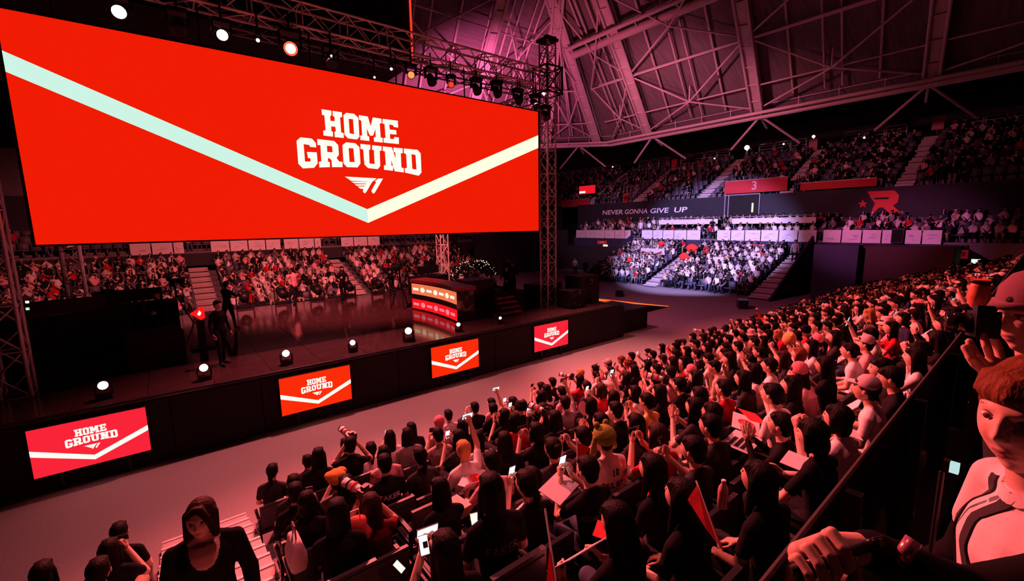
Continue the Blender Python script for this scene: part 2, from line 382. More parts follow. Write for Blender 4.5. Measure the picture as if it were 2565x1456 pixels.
catwalk(0, 0, 0, 1, 17, 'ring_catwalk', 'long sloping pipe catwalk with handrail above the upper seats', .75, .19)
catwalk(1, 0, 0, 1, 5, 'ring_catwalk', 'short corner length of pipe catwalk behind the truss tower')
catwalk(2, 0, 0, .5, 12, 'ring_catwalk', 'far pipe catwalk seen above the right end of the big screen')
catwalk(0, 8, .25, 1, 9, 'beam_catwalk', 'twin-beam catwalk with handrail running up from the truss tower top', .9, .24)
tubething('roof_pipe', [(roofp(0, 5, .02, .1), roofp(0, 5, .97, .35))], .09, m_steel, 'single long straight pipe slanting across the roof ribs', 'pipe')
vi = 0
for side, ts in ((0, (.22, .42, .65, .88)), (1, (.3, .8)), (2, (.06, .16))):
    for t in ts:
        p = roofp(side, 0, t); n_ = (roofp(side, 0, t)-roofp(side, 1, t))*V((1, 1, 0)); tn = V((-n_.y, n_.x, 0)).normalized(); n_.normalize()
        tubething('roof_strut', [(p, p+n_*2.4+tn*2.0+V((0, 0, -1.5))), (p, p+n_*2.4-tn*2.0+V((0, 0, -1.5))), (p, p+n_*3.2+V((0, 0, -.2)))], .08, m_steel,
            'splayed steel struts under the roof ring, set %s' % ['nearest the right edge', 'left of the rightmost', 'over the numbered red banner', 'over the wide fascia slogan', 'at the roof corner', 'behind the truss tower', 'beside the big screen edge', 'just behind the screen corner'][vi], 'strut', 'roof ring struts', 'strut'); vi += 1
# ================================================================== stage
SZ = 1.45
sg = empty('stage', (5.3, 17.7, 0))
tag(sg, 'black stage platform with dark glossy panelled floor below the big screen', 'stage')
def sgl(x, y, z): return (x-5.3, y-17.7, z)
mb = MB(); x0, y0, z0 = sgl(-9, 11.9, 0); x1, y1, z1 = sgl(15.6, 23.3, SZ-.05); mb.bx(x0, x1, y0, y1, z0, z1); mb.obj('platform', m_blk, sg)
pm = MB().bx(-.6, .6, -.6, .6, -.03, .03).mesh('floor_panel', m_stage)
for i in range(20):
    for j in range(9):
        x, y = -8.4+1.21*i, 12.53+1.21*j
        link('floor_panel', pm, sg, sgl(x, y, SZ-.036+.002*((i*7+j*3) % 3)))
for i in range(14): slab('skirt_panel', sgl(-8.1+1.76*i, 11.87, .70), (1.74, .04, 1.36), m_blk, sg)
rod('edge_trim', sgl(-9, 11.88, SZ+.02), sgl(15.6, 11.88, SZ+.02), .03, m_blkm, sg)
rp = empty('stage_ramp', (15.6, 14.4, 0)); tag(rp, 'black ramp with glowing orange edge sloping from stage to the floor', 'ramp')
MB().add([(0, 0, 0), (0, 1.6, 0), (7.7, 1.6, 0), (7.7, 0, 0), (0, 0, 1.4), (0, 1.6, 1.4), (7.7, 1.6, .03), (7.7, 0, .03)], [(0, 1, 2, 3), (4, 7, 6, 5), (0, 3, 7, 4), (1, 5, 6, 2), (0, 4, 5, 1), (2, 6, 7, 3)]).obj('slope', m_blk, rp)
g_or = glow('orange_strip', K_(255, 110, 50), 1.0)
MB().add([(0, -.03, 1.36), (7.6, -.03, .03), (7.6, -.03, .07), (0, -.03, 1.50), (0, .06, 1.36), (7.6, .06, .03), (7.6, .06, .07), (0, .06, 1.50)], [(0, 1, 2, 3), (4, 7, 6, 5), (3, 2, 6, 7), (0, 4, 5, 1), (0, 3, 7, 4), (1, 5, 6, 2)]).obj('light_strip', g_or, rp)
wg = tag(empty('stage_wing', (17, 14, 0)), 'low black wing platform right of the stage front', 'platform')
MB().bx(-1.4, .9, -1.8, .4, 0, 1.0).obj('deck', m_blk, wg); slab('top_plate', (-.25, -.7, 1.02), (2.3, 2.2, .05), m_blkm, wg)
# ------------------------------------------------------------------ screens and their picture
LOGO={
'H':[[(4.112,8.403),(4.386,8.399),(4.383,8.27),(4.343,8.237),(4.34,8.107),(4.465,8.108),(4.469,8.235),(4.42,8.26),(4.424,8.397),(4.691,8.396),(4.691,8.259),(4.628,8.245),(4.63,7.81),(4.701,7.799),(4.697,7.657),(4.432,7.656),(4.437,7.804),(4.478,7.831),(4.473,7.955),(4.348,7.953),(4.349,7.813),(4.389,7.799),(4.379,7.662),(4.113,7.666),(4.118,7.805),(4.185,7.822),(4.179,8.241),(4.115,8.244)]],
'O':[[(4.734,8.321),(4.822,8.399),(5.056,8.402),(5.18,8.303),(5.176,7.74),(5.095,7.654),(4.825,7.659),(4.729,7.751)],[(4.881,8.236),(5.015,8.24),(5.019,7.801),(4.885,7.812)]],
'M':[[(5.203,7.651),(5.481,7.647),(5.485,7.783),(5.428,7.792),(5.422,8.032),(5.509,7.815),(5.614,7.82),(5.703,8.045),(5.697,7.785),(5.637,7.775),(5.635,7.643),(5.915,7.642),(5.924,7.785),(5.859,7.792),(5.854,8.226),(5.919,8.23),(5.916,8.369),(5.639,8.373),(5.558,8.097),(5.482,8.376),(5.206,8.384),(5.202,8.248),(5.267,8.231),(5.268,7.789),(5.212,7.783)]],
'E':[[(5.96,8.37),(6.471,8.379),(6.47,8.164),(6.33,8.168),(6.297,8.219),(6.171,8.23),(6.177,8.069),(6.396,8.074),(6.4,7.941),(6.175,7.933),(6.173,7.784),(6.301,7.787),(6.327,7.855),(6.475,7.856),(6.468,7.649),(5.953,7.646),(5.957,7.782),(6.023,7.799),(6.016,8.221),(5.951,8.23)]],
'G':[[(3.362,7.442),(3.475,7.549),(3.779,7.544),(3.882,7.429),(3.879,7.308),(3.716,7.306),(3.693,7.359),(3.543,7.369),(3.54,6.884),(3.696,6.895),(3.699,6.984),(3.632,6.992),(3.615,7.156),(3.886,7.17),(3.886,6.853),(3.779,6.724),(3.471,6.686),(3.357,6.806)]],
'R':[[(3.924,7.548),(4.405,7.54),(4.516,7.433),(4.515,7.147),(4.44,7.054),(4.51,6.954),(4.608,6.952),(4.597,6.796),(4.291,6.776),(4.291,6.976),(4.229,7.032),(4.185,7.029),(4.188,6.921),(4.233,6.915),(4.228,6.772),(3.927,6.743),(3.926,6.902),(3.996,6.926),(4.003,7.385),(3.926,7.378)],[(4.185,7.383),(4.336,7.382),(4.337,7.208),(4.185,7.205)]],
'O2':[[(4.643,7.445),(4.757,7.537),(5.037,7.537),(5.156,7.435),(5.156,6.942),(5.059,6.816),(4.736,6.805),(4.638,6.905)],[(4.821,7.375),(4.969,7.379),(4.978,6.968),(4.821,6.967)]],
'U':[[(5.195,7.533),(5.507,7.531),(5.498,7.397),(5.455,7.373),(5.443,6.962),(5.613,6.957),(5.612,7.387),(5.555,7.392),(5.57,7.529),(5.871,7.525),(5.863,7.388),(5.801,7.377),(5.789,6.904),(5.7,6.807),(5.391,6.818),(5.283,6.921),(5.271,7.376),(5.189,7.383)]],
'N':[[(5.915,7.525),(6.218,7.522),(6.332,7.159),(6.329,7.377),(6.277,7.377),(6.274,7.521),(6.589,7.525),(6.586,7.374),(6.516,7.362),(6.513,6.91),(6.594,6.894),(6.593,6.757),(6.276,6.774),(6.163,7.157),(6.173,6.951),(6.228,6.934),(6.213,6.787),(5.914,6.8),(5.916,6.933),(5.983,6.958),(5.976,7.378),(5.906,7.386)]],
'D':[[(6.636,7.525),(7.127,7.526),(7.236,7.422),(7.236,6.788),(7.125,6.679),(6.633,6.753),(6.634,6.897),(6.712,6.902),(6.706,7.356),(6.628,7.377)],[(6.895,7.366),(7.046,7.357),(7.057,6.877),(6.901,6.888)]],
'wing':[[(4.65,6.52),(5.65,6.518),(5.492,6.398),(5.287,6.085),(5.235,6.032),(5.176,6.091),(5.196,6.183),(5.343,6.401),(4.828,6.403)]],
'w1':[[(4.836,6.378),(5.332,6.391),(5.303,6.339),(4.924,6.332)]],
'w2':[[(4.932,6.303),(5.285,6.318),(5.257,6.27),(4.991,6.26)]],
'w3':[[(5.02,6.241),(5.242,6.245),(5.192,6.173),(5.098,6.175)]],
'one':[[(5.704,6.514),(5.857,6.518),(5.556,6.063),(5.5,6.034),(5.458,6.101),(5.465,6.152),(5.632,6.404),(5.579,6.422)]],
}
CH = [(-2.1, 8.675), (5.28, 5.545), (12.58, 8.585), (12.58, 8.085), (5.28, 5.115), (-2.1, 8.265)]
NM = {'H': 'letter_h', 'O': 'letter_o', 'M': 'letter_m', 'E': 'letter_e', 'G': 'letter_g', 'R': 'letter_r', 'O2': 'letter_o', 'U': 'letter_u', 'N': 'letter_n', 'D': 'letter_d', 'wing': 'emblem_wing', 'w1': 'emblem_stripe', 'w2': 'emblem_stripe', 'w3': 'emblem_stripe', 'one': 'emblem_bar'}
def picture(root, f, chev, m_l, m_r, m_txt, y, dep):
    """chevron and logo lie on the panel face, facing -Y"""
    (a, b, c, d, e, g) = chev
    to = lambda u, v, w_: (u, y-w_, v)
    link('chevron_arm', polymesh('chevron_arm', [[a, b, e, g]], dep, m_l, to), root)
    link('chevron_arm', polymesh('chevron_arm', [[b, c, d, e]], dep, m_r, to), root)
    for k, lp in LOGO.items():
        link(NM[k], polymesh(NM[k], [[f(*q) for q in l] for l in lp], dep, m_txt, to), root)
g_red = glow('screen_red', K_(240, 27, 3), 1.0)
g_mint = glow('screen_mint', K_(205, 244, 228), 1.0); g_crm = glow('screen_cream', K_(253, 255, 226), 1.0); g_wht = glow('screen_white', K_(253, 255, 243), 1.0)
bs = empty('led_screen', (5.24, 14, 4.72)); o_ = V((5.24, 14, 4.72))
tag(bs, 'giant red stage screen with white chevron and HOME GROUND lettering', 'screen')
for i in range(12):
    for j in range(4):
        wx, wz = 14.68/12, 4.77/4
        slab('screen_module', V((-2.1+wx*(i+.5), 14.10, 4.72+wz*(j+.5)))-o_, (wx, .12, wz), m_blkm, bs)
bf = MB().bx(-7.34, 7.34, -.012, .03, 0, 4.77).obj('screen_face', g_red, bs)
picture(bf, lambda u, v: (u-5.24, v-4.72), [(u-5.24, v-4.72) for u, v in CH], g_mint, g_crm, g_wht, -.012, .006)
for x in (-7.36, 7.36): slab('side_frame', (x, .06, 2.385), (.05, .18, 4.87), m_blkm, bs)
for z in (-.02, 4.79): slab('rim', (0, .06, z), (14.76, .18, .04), m_blkm, bs)
for i in range(6): rod('hanger', (-6.5+2.6*i, .1, 4.77), (-6.5+2.6*i, .1, 5.85), .025, m_blkm, bs)
tvr = [glow('tv_rose', K_(250, 36, 56), 1.0), glow('tv_orange', K_(252, 44, 8), 1.0)]
where = ['nearest the stairs, at the far left', 'second from the left', 'third from the left', 'rightmost, beside the black stage wing']
for i, xc in enumerate((-1.455, 2.82, 7.01, 11.2)):
    t = empty('stage_front_tv', (xc, 11.745, 0)); tag(t, 'stage-front television showing HOME GROUND on red, '+where[i], 'television', 'televisions along the stage front')
    slab('casing', (0, .06, .83), (1.76, .07, .985), m_blkm, t)
    tf_ = MB().bx(-.865, .865, .018, .03, .35, 1.31).obj('screen_face', tvr[0 if i in (0, 3) else 1], t)
    s = .766/3.874
    f = lambda u, v: ((u-5.297)*s, (v-8.40)*s+1.145)
    cv = [(-.865, .912), (0, .545), (.865, .912), (.865, .802), (0, .448), (-.865, .795)]
    picture(tf_, f, cv, g_wht, g_wht, g_wht, .018, .004)
    for x in (-.5, .5): slab('stand_leg', (x, .06, .17), (.06, .05, .34), m_blkm, t)
# ------------------------------------------------------------------ trusses
def truss(name, p0, p1, wd, bayl, label, r=.028, m=m_alu, cat='truss', group=None):
    p0, p1 = V(p0), V(p1); e = empty(name, p0); d = p1-p0; L = d.length; d.normalize(); a, b = q2(d)
    if abs(d.z) > .9: a, b = V((1, 0, 0)), V((0, 1, 0))
    h = wd/2; c = [a*h+b*h, -a*h+b*h, -a*h-b*h, a*h-b*h]
    for k in c: rod('chord', k, k+d*L, r*1.25, m, e)
    n = max(1, round(L/bayl)); n = min(n, 36)
    for j in range(n):
        q0, q1 = d*(L*j/n), d*(L*(j+1)/n)
        for k in range(4):
            u, v = c[k], c[(k+1) % 4]
            rod('brace', u+(q0 if j % 2 else q1), v+(q1 if j % 2 else q0), r*.7, m, e, 5)
            if j % 2 == 0: rod('rung', u+q0, v+q0, r*.7, m, e, 5)
    return tag(e, label, cat, group)
truss('truss_tower', (13.12, 14.0, SZ), (13.12, 14.0, 12.25), .46, .46, 'tall pinkish lattice truss tower at the right edge of the big screen', .03)
truss('truss_tower', (13.15, 23.2, SZ), (13.15, 23.2, 10.5), .5, .6, 'far lattice truss tower standing behind the curved desk', .03)
truss('truss_tower', (-2.6, 23.0, SZ), (-2.6, 23.0, 9), .5, .6, 'dark lattice truss tower at the far left back of the stage', .03)
truss('truss_tower', (-2.75, 14.0, SZ), (-2.75, 14.0, 12), .46, .5, 'dark lattice truss tower at the left frame edge', .03)
truss('lighting_truss', (-6, 14.0, 10.75), (13.4, 14.0, 10.75), .62, .6, 'long horizontal lighting truss hung above the big screen', .032)
truss('lighting_truss', (2, 17.6, 11.6), (15, 17.6, 11.6), .55, .62, 'second pink-lit lighting truss behind the screen top', .03)
truss('lighting_truss', (13.3, 14.6, 10.3), (13.3, 23, 10.3), .5, .6, 'side lighting truss running back from the tall tower', .028)
sl = empty('truss_sleeve', (13.12, 14, 10.75)); tag(sl, 'dark sleeve block clamping the lighting truss to the tall tower', 'truss')
for x in (-.42, .42):
    for y in (-.42, .42): rod('post', (x, y, -.55), (x, y, .55), .04, m_blkm, sl)
for z in (-.5, .5):
    for a, b in (((-.42, -.42), (.42, -.42)), ((.42, -.42), (.42, .42)), ((.42, .42), (-.42, .42)), ((-.42, .42), (-.42, -.42))): rod('rail', (*a, z), (*b, z), .04, m_blkm, sl)
for a, b in (((-.42, -.42), (.42, -.42)), ((.42, -.42), (.42, .42))): rod('brace', (*a, -.5), (*b, .5), .03, m_blkm, sl)
tp = empty('tower_top', (13.12, 14, 12.25)); tag(tp, 'dark pulley block on top of the tall truss tower', 'truss')
MB().bx(-.32, .32, -.32, .32, 0, .10).bx(-.1, .42, -.08, .08, .10, .26).obj('plate', m_blkm, tp); MB().tube((.38, -.06, .2), (.38, .06, .2), .1, n=12).obj('pulley', m_alu, tp)
# black hanging box with a red light edge
hb = empty('hanging_box', (2, 22, 13)); tag(hb, 'black box hanging over the stage with a thin red light edge', 'scoreboard')
MB().bx(-9, 8.1, -2, 3, -.6, 6).obj('body', m_blk, hb); MB().bx(8.1, 8.18, -2.06, -1.9, -.6, 6).obj('light_strip', glow('red_strip', K_(255, 60, 35), 1.0), hb)
# ------------------------------------------------------------------ lamps
g_lw = glow('lamp_white', (1, 1, 1), 6); g_lr = glow('lamp_red', (1, .05, .02), 3); g_lo = glow('lamp_orange', (1, .30, .08), 1.3); g_ld = glow('lamp_dim_red', (1, .05, .02), 1.0)
def fixture(name, loc, aim, r, gm, label, up=False, group=None, cat='stage light'):
    """moving head: base, two-arm yoke, barrel head with lens; hangs below loc or stands on it"""
    e = empty(name, loc); sg_ = 1 if up else -1; hc = V((0, 0, sg_*(.12+r*1.7)))
    MB().bx(-r*1.3, r*1.3, -r, r, min(0, sg_*.10), max(0, sg_*.10)).obj('base', m_blkm, e)
    for s in (-1, 1): slab('yoke_arm', (s*r*1.35, 0, sg_*(.10+r*.85)), (.03, r*.8, r*1.9), m_blkm, e)
    d = (V(aim)-V(loc)-hc).normalized()
    hd_ = MB().tube(hc-d*r*1.25, hc+d*r*.4, r*.72, r*.98, 14).tube(hc+d*r*.4, hc+d*r*1.1, r*.98, r*1.05, 14).obj('head', m_blkm, e, True)
    MB().tube(hc+d*r*1.1, hc+d*(r*1.1+.012), r*.86, r*.86, 14).obj('lens', gm, hd_)
    if gm is g_lr: MB().tube(hc+d*(r*1.1+.012), hc+d*(r*1.1+.02), r*.60, r*.55, 14).obj('bulb', g_lw, hd_)  # red lens around this white core stands in for the lamp's halo
    if not up: rod('clamp', (0, 0, 0), (0, 0, .45), .025, m_blkm, e)
    return tag(e, label, cat, group)
cmt = (0, 0, 5)
for (px, py, r, gm, lb) in ((298, 30, .15, g_lw, 'white honeycomb stage light above the left of the screen'), (557, 88, .14, g_lw, 'dazzling white round stage light above the screen'),
        (647, 100, .05, g_lw, 'tiny white lamp beside the glaring red light'), (728, 122, .20, g_lr, 'glaring red stage light with white-hot centre above the screen'),
        (1030, 188, .12, g_lo, 'orange stage light above the HOME lettering'), (1130, 212, .11, g_ld, 'deep red stage light right of the orange one'),
        (938, 193, .035, g_lw, 'pinpoint white lamp just above the screen top edge'), (980, 172, .045, g_lw, 'small white lamp left of the orange stage light'), (830, 139, .03, g_lw, 'faint white lamp right of the glaring red light')):
    p = aty(px, py, 13.62)
    fixture('moving_head_light', (p.x, p.y, p.z+.12+r*1.7), cmt if r > .06 else (p.x-2, p.y-5, p.z-3), r, gm, lb, group='lights on the main truss')
for i, (x, z) in enumerate(((9.4, 10.05), (10.3, 10.1), (11.3, 10.0), (12.2, 9.95), (12.75, 9.6), (4.4, 10.0), (7.6, 10.05), (.9, 10.05))):
    fixture('moving_head_light', (x, 13.72, z+.1), (x-1, 6, 0), .15, m_blkg, ['unlit black moving light over the end of the screen, fifth from the tower', 'unlit black moving light, fourth from the tower', 'unlit black moving light, third from the tower', 'unlit black moving light, second from the tower', 'unlit black moving light nearest the tower', 'unlit black light right of the glaring red one', 'unlit black light between the orange and red ones', 'unlit black light between the two white ones'][i], group='unlit lights on the main truss')
for i, px in enumerate((258, 510, 716, 883, 1023, 1148, 1253)):
    p = aty(px, (967, 920, 885, 856, 830, 812, 795)[i], 12.5); r = (.10, .10, .10, .085, .12, .075, .055)[i]
    fixture('footlight', (p.x, p.y, SZ), cmt, r, g_lw, 'bright white footlight on the stage edge, %s from the left' % ('first', 'second', 'third', 'fourth', 'fifth', 'sixth', 'seventh')[i], True, 'footlights on the stage edge')
for i in range(5):
    fixture('beam_light', (2.75+1.55*i, 22.9, SZ), (5, 40, 9), .24, m_blkg, 'black upright moving light along the rear stage edge, %s from the left' % ('first', 'second', 'third', 'fourth', 'fifth')[i], True, 'black lights along the rear stage edge')
# ------------------------------------------------------------------ curved desk
dk = empty('caster_desk', (9.6, 15.5, SZ)); tag(dk, 'curved presenter desk with a glowing orange light band and painted red reflection below', 'desk')
g_d1 = glow('desk_orange', K_(240, 120, 78), 1.0); g_d2 = glow('desk_red', K_(250, 22, 28), 1.0); g_dw = glow('desk_icon', K_(255, 250, 225), 1.0); g_dp = glow('desk_icon_reflection', K_(255, 130, 150), 1.0)
R_ = 10.0
def dp(t, rad, z): return (-1.15-R_+rad*math.cos(t), rad*math.sin(t)+.02, z)
def arc(mb, t0, t1, ra, rb, za, zb, n=18):
    vs = []
    for i in range(n+1):
        t = t0+(t1-t0)*i/n; vs += [dp(t, ra, za), dp(t, rb, za), dp(t, rb, zb), dp(t, ra, zb)]
    fs = [(4*i+k, 4*i+(k+1) % 4, 4*i+4+(k+1) % 4, 4*i+4+k) for i in range(n) for k in range(4)]+[(0, 3, 2, 1), (4*n, 4*n+1, 4*n+2, 4*n+3)]
    return mb.add(vs, fs)
tt = .182
arc(MB(), -tt, tt, R_, R_+.7, .02, 1.18).obj('counter_body', m_blkg, dk)
arc(MB(), -tt-.006, tt+.006, R_-.06, R_+.75, 1.18, 1.30).obj('worktop', mat('desk_top', (.25, .03, .04), .4), dk)
arc(MB(), -tt, tt, R_-.03, R_, .68, 1.12).obj('upper_light_band', g_d1, dk)
arc(MB(), -tt, tt, R_-.03, R_, .06, .46).obj('painted_reflection_band', g_d2, dk)  # glowing red band stands in for the upper band's floor reflection
for i in range(7):
    t = tt-.03-.05*i
    for z, gm in ((.90, g_dw), (.26, g_dp)):  # lower pink icons belong to the painted reflection
        mb = MB()
        if i % 2: arc(mb, t-.009, t+.009, R_-.045, R_-.03, z-.10, z+.10, 2); arc(mb, t-.015, t+.015, R_-.044, R_-.03, z-.05, z+.05, 2)
        else: arc(mb, t-.019, t+.019, R_-.045, R_-.03, z-.05, z+.05, 3)
        mb.obj('band_icon', gm, dk)
# ------------------------------------------------------------------ boxes, speakers, equipment on and around the stage
def case(name, c, d, label, cat, m=m_blk, rz=0, extra=None):
    e = empty(name, (c[0], c[1], c[2]), rz); tag(e, label, cat)
    mb = MB().bx(-d[0]/2, d[0]/2, -d[1]/2, d[1]/2, .03, d[2]); mb.obj('body', m, e)
    for sx in (-1, 1):
        for sy in (-1, 1): MB().bx(sx*(d[0]/2-.06)-.03, sx*(d[0]/2-.06)+.03, sy*(d[1]/2-.06)-.03, sy*(d[1]/2-.06)+.03, 0, .04).obj('foot', m_blkm, e)
    if extra == 'speaker':
        k = max(1, round(d[2]/.5))
        for i in range(k):
            z = d[2]*(i+.5)/k; MB().lathe([(.05, 0), (.16, .03), (.19, .015)], 14, M=Matrix.Translation((0, -d[1]/2-.005, z)) @ Matrix.Rotation(math.pi/2, 4, 'X')).obj('speaker_cone', m_blkg, e)
            slab('grille_bar', (0, -d[1]/2-.02, d[2]*(i+1)/k-.02), (d[0]*.96, .02, .02), m_blkm, e)
    if extra == 'screen':
        slab('monitor', (0, 0, d[2]+.30), (d[0]*.7, .05, .42), m_blkm, e); slab('monitor_neck', (0, .05, d[2]+.05), (.06, .06, .16), m_blkm, e)
    if extra == 'handle':
        for z in (d[2]*.35, d[2]*.7): slab('handle', (0, -d[1]/2-.015, z), (.16, .03, .05), m_blkm, e); slab('edge_band', (0, -d[1]/2-.006, z+.12), (d[0], .012, .02), m_blkm, e)
    return e
case('speaker_stack', (14.75, 13.5, SZ), (1.25, .9, 1.25), 'black speaker stack at the right end of the stage', 'speaker', m_blkm, 0, 'speaker')
case('subwoofer', (13.6, 13.1, SZ), (.9, .8, .75), 'low black subwoofer left of the speaker stack', 'speaker', m_blkm, 0, 'speaker')
case('equipment_rack', (13.9, 15.2, SZ), (1.6, .9, .8), 'black equipment rack behind the tall truss tower', 'equipment', m_blk, 0, 'handle')
case('monitor_wedge', (24.4, 18.9, 0), (.75, .5, .45), 'black floor speaker in front of the far violet stand, left one', 'speaker', m_blkm, .6, 'speaker')
case('monitor_wedge', (26.0, 11.4, 0), (.75, .5, .5), 'black floor speaker near the right end of the audience', 'speaker', m_blkm, .6, 'speaker')
case('control_desk', (-2.6, 17.5, SZ), (3.4, 1.3, 1.15), 'wide black control desk in the dark left of the stage', 'desk', m_blk, .1, 'screen')
case('player_booth', (-1.0, 19.8, SZ), (2.6, 1.2, 1.05), 'black player booth behind the control desk', 'desk', m_blk, 0, 'screen')
case('flight_case', (-4.2, 14.9, SZ), (1.6, 1.0, 1.3), 'black flight case at the left stage front', 'case', m_blk, 0, 'handle')
case('flight_case', (-.4, 14.9, SZ), (1.2, .9, .9), 'black flight case behind the first footlight', 'case', m_blk, .2, 'handle')
case('instrument_riser', (11.6, 18.3, SZ), (2.0, 2.4, .75), 'black riser box right of the curved desk', 'platform', m_blk, 0, 'handle')
case('keyboard_stand', (10.6, 16.0, SZ), (1.3, 1.0, 1.22), 'black cabinet joined to the end of the curved desk', 'cabinet', m_blkm, 0, 'handle')
case('mixer_table', (11.0, 21.0, SZ), (2.0, .9, .95), 'black mixer table near the far truss tower', 'table', m_blkm, .2, 'screen')
ss = empty('stage_stairs', (10.7, 13.6, SZ)); tag(ss, 'small stage steps lit glossy red beside the curved desk', 'stairs')
m_rg = mat('red_lit_tread', (.55, .03, .06), .2, noise=.1)  # red light on the lower treads is put into their colour
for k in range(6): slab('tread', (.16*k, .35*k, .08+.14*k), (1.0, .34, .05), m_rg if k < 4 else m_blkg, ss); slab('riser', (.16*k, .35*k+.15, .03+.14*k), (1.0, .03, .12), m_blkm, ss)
for k, (px, py) in enumerate(((50, 764), (68, 757), (52, 779), (69, 774))):
    p = aty(px, py, 16.7); e = empty('status_light', p); tag(e, 'tiny %s status light on the dark control desk, %s' % (('pale', 'white', 'green', 'green')[k], ('upper left', 'upper right', 'lower left', 'lower right')[k]), 'lamp', 'status lights'); MB().bx(-.03, .03, -.02, .02, -.03, .03).obj('lens', glow('led_'+('white', 'white', 'green', 'green')[k], (1, 1, .9) if k < 2 else (.5, 1, .4), 1.2), e); slab('housing', (0, .05, 0), (.09, .06, .09), m_blkm, e)
gt = empty('triangle_lamp', (.72, 16, SZ)); tag(gt, 'glowing red triangle sign with white mark on a black post', 'sign')
MB().bx(-.10, .10, -.08, .08, 0, .85).bx(-.3, .3, -.25, .25, 0, .06).obj('post', m_blkm, gt)
to = lambda u, v, w_: (u-.72, -w_-.09, v-SZ)
link('triangle_panel', polymesh('triangle_panel', [[(.49, 2.545), (.83, 2.74), (.86, 2.38), (.74, 2.32)]], .04, g_d2, to), gt)
link('mark', polymesh('mark', [[(.66, 2.50), (.73, 2.62), (.77, 2.54), (.73, 2.45)]], .048, g_dw, to), gt)
# camera on a tripod at the stage left, jib arm by the desk
def tripod_cam(loc, rz, label, h=1.45):
    e = empty('broadcast_camera', loc, rz); tag(e, label, 'camera')
    for a in (0, 2.1, 4.2): rod('tripod_leg', (0, 0, h*.75), (.45*math.cos(a), .45*math.sin(a), 0), .025, m_blkm, e)
    rod('column', (0, 0, h*.7), (0, 0, h), .04, m_blkm, e)
    slab('camera_body', (0, 0, h+.14), (.18, .55, .26), m_blkm, e); rod('lens', (0, .27, h+.14), (0, .62, h+.14), .09, m_blkg, e, 12)
    slab('viewfinder', (-.15, -.05, h+.27), (.12, .14, .12), m_blkm, e); slab('monitor', (.22, -.12, h+.2), (.24, .03, .17), m_blkm, e)
tripod_cam((-5.3, 16.6, SZ), 1.2, 'black broadcast camera on a tripod at the far left')
tripod_cam((.3, 20.8, SZ), -.3, 'black broadcast camera on a tripod in the stage clutter')
tripod_cam((8.0, 17.9, SZ), 2.5, 'tall black camera on a stand left of the curved desk', 1.7)
# ================================================================== boards, signs, rails of the stands
brd = [[33.92, 32.51, 31.23, 29.89, 28.61, 27.39, 26.68], [25.45, 24.22, 23.18, 22.06, 20.83, 19.56], [18.18, 17.04, 15.95, 14.76, 13.51, 12.24, 11.06], [10.72, 9.64, 8.53, 7.52, 6.97, 6.4, 5.61, 4.71]]
ordn = ['first', 'second', 'third', 'fourth', 'fifth', 'sixth', 'seventh']
secn = ['left of the violet stand', 'over the violet crowd, left', 'over the violet crowd, right', 'over the dark blue wall']
m_ink = mat('signature_ink', (.33, .28, .36), .8, noise=.1)
def signature(e, wdt, hgt, to):
    n = random.randint(2, 4)
    for _ in range(n):
        u = random.uniform(.12, .55)*wdt; v = random.uniform(.25, .75)*hgt; pts = []
        for k in range(7): pts.append(to(u+k*.05*wdt, v+random.uniform(-.07, .07)*hgt))
        MB().path(pts, .008, 4).obj('signature', m_ink, e)
for gi, g in enumerate(brd):
    for bi in range(len(g)-1):
        ya, yb = g[bi], g[bi+1]
        if gi == 3 and bi == 4:
            t = empty('black_monitor', (35.85, (ya+yb)/2, 3.5)); tag(t, 'black monitor box among the signed boards over the blue wall', 'monitor'); slab('casing', (0, 0, .42), (.2, ya-yb, .9), m_blkm, t); slab('face', (-.11, 0, .42), (.02, (ya-yb)*.9, .8), m_blkg, t); continue
        e = empty('signed_board', (35.97, yb, 3.44)); tag(e, 'white signed board, %s from left in the set %s' % (ordn[bi], secn[gi]), 'board', 'signed boards on the end balcony')
        wd = ya-yb-.07; pn = MB().bx(-.025, .025, 0, wd, 0, .80).obj('panel', m_board, e)
        signature(pn, wd, .8, lambda u, v: (-.035, wd-u, v)); slab('clip_rail', (.0, wd/2, .82), (.07, wd, .03), m_rail, e)
ob = [[-1.43, -0.38, 0.72, 1.3], [2.71, 3.83, 4.92, 6.02, 7.01], [7.19, 8.23, 9.33, 9.83], [11.31, 12.32, 13.46, 14.52]]
osec = ['under the screen left of the aisle', 'just right of the left aisle', 'under the middle of the screen', 'right of the second aisle']
for gi, g in enumerate(ob):
    for bi in range(len(g)-1):
        xa, xb = g[bi], g[bi+1]; e = empty('signed_board', (xa, 35.97, 3.46)); tag(e, 'pink-lit signed board, %s from the left, %s' % (ordn[bi], osec[gi]), 'board', 'signed boards on the back balcony')
        wd = xb-xa-.07; pn = MB().bx(0, wd, -.025, .025, 0, .72).obj('panel', m_board, e); signature(pn, wd, .72, lambda u, v: (u, -.035, v)); slab('clip_rail', (wd/2, 0, .75), (wd, .07, .03), m_rail, e)
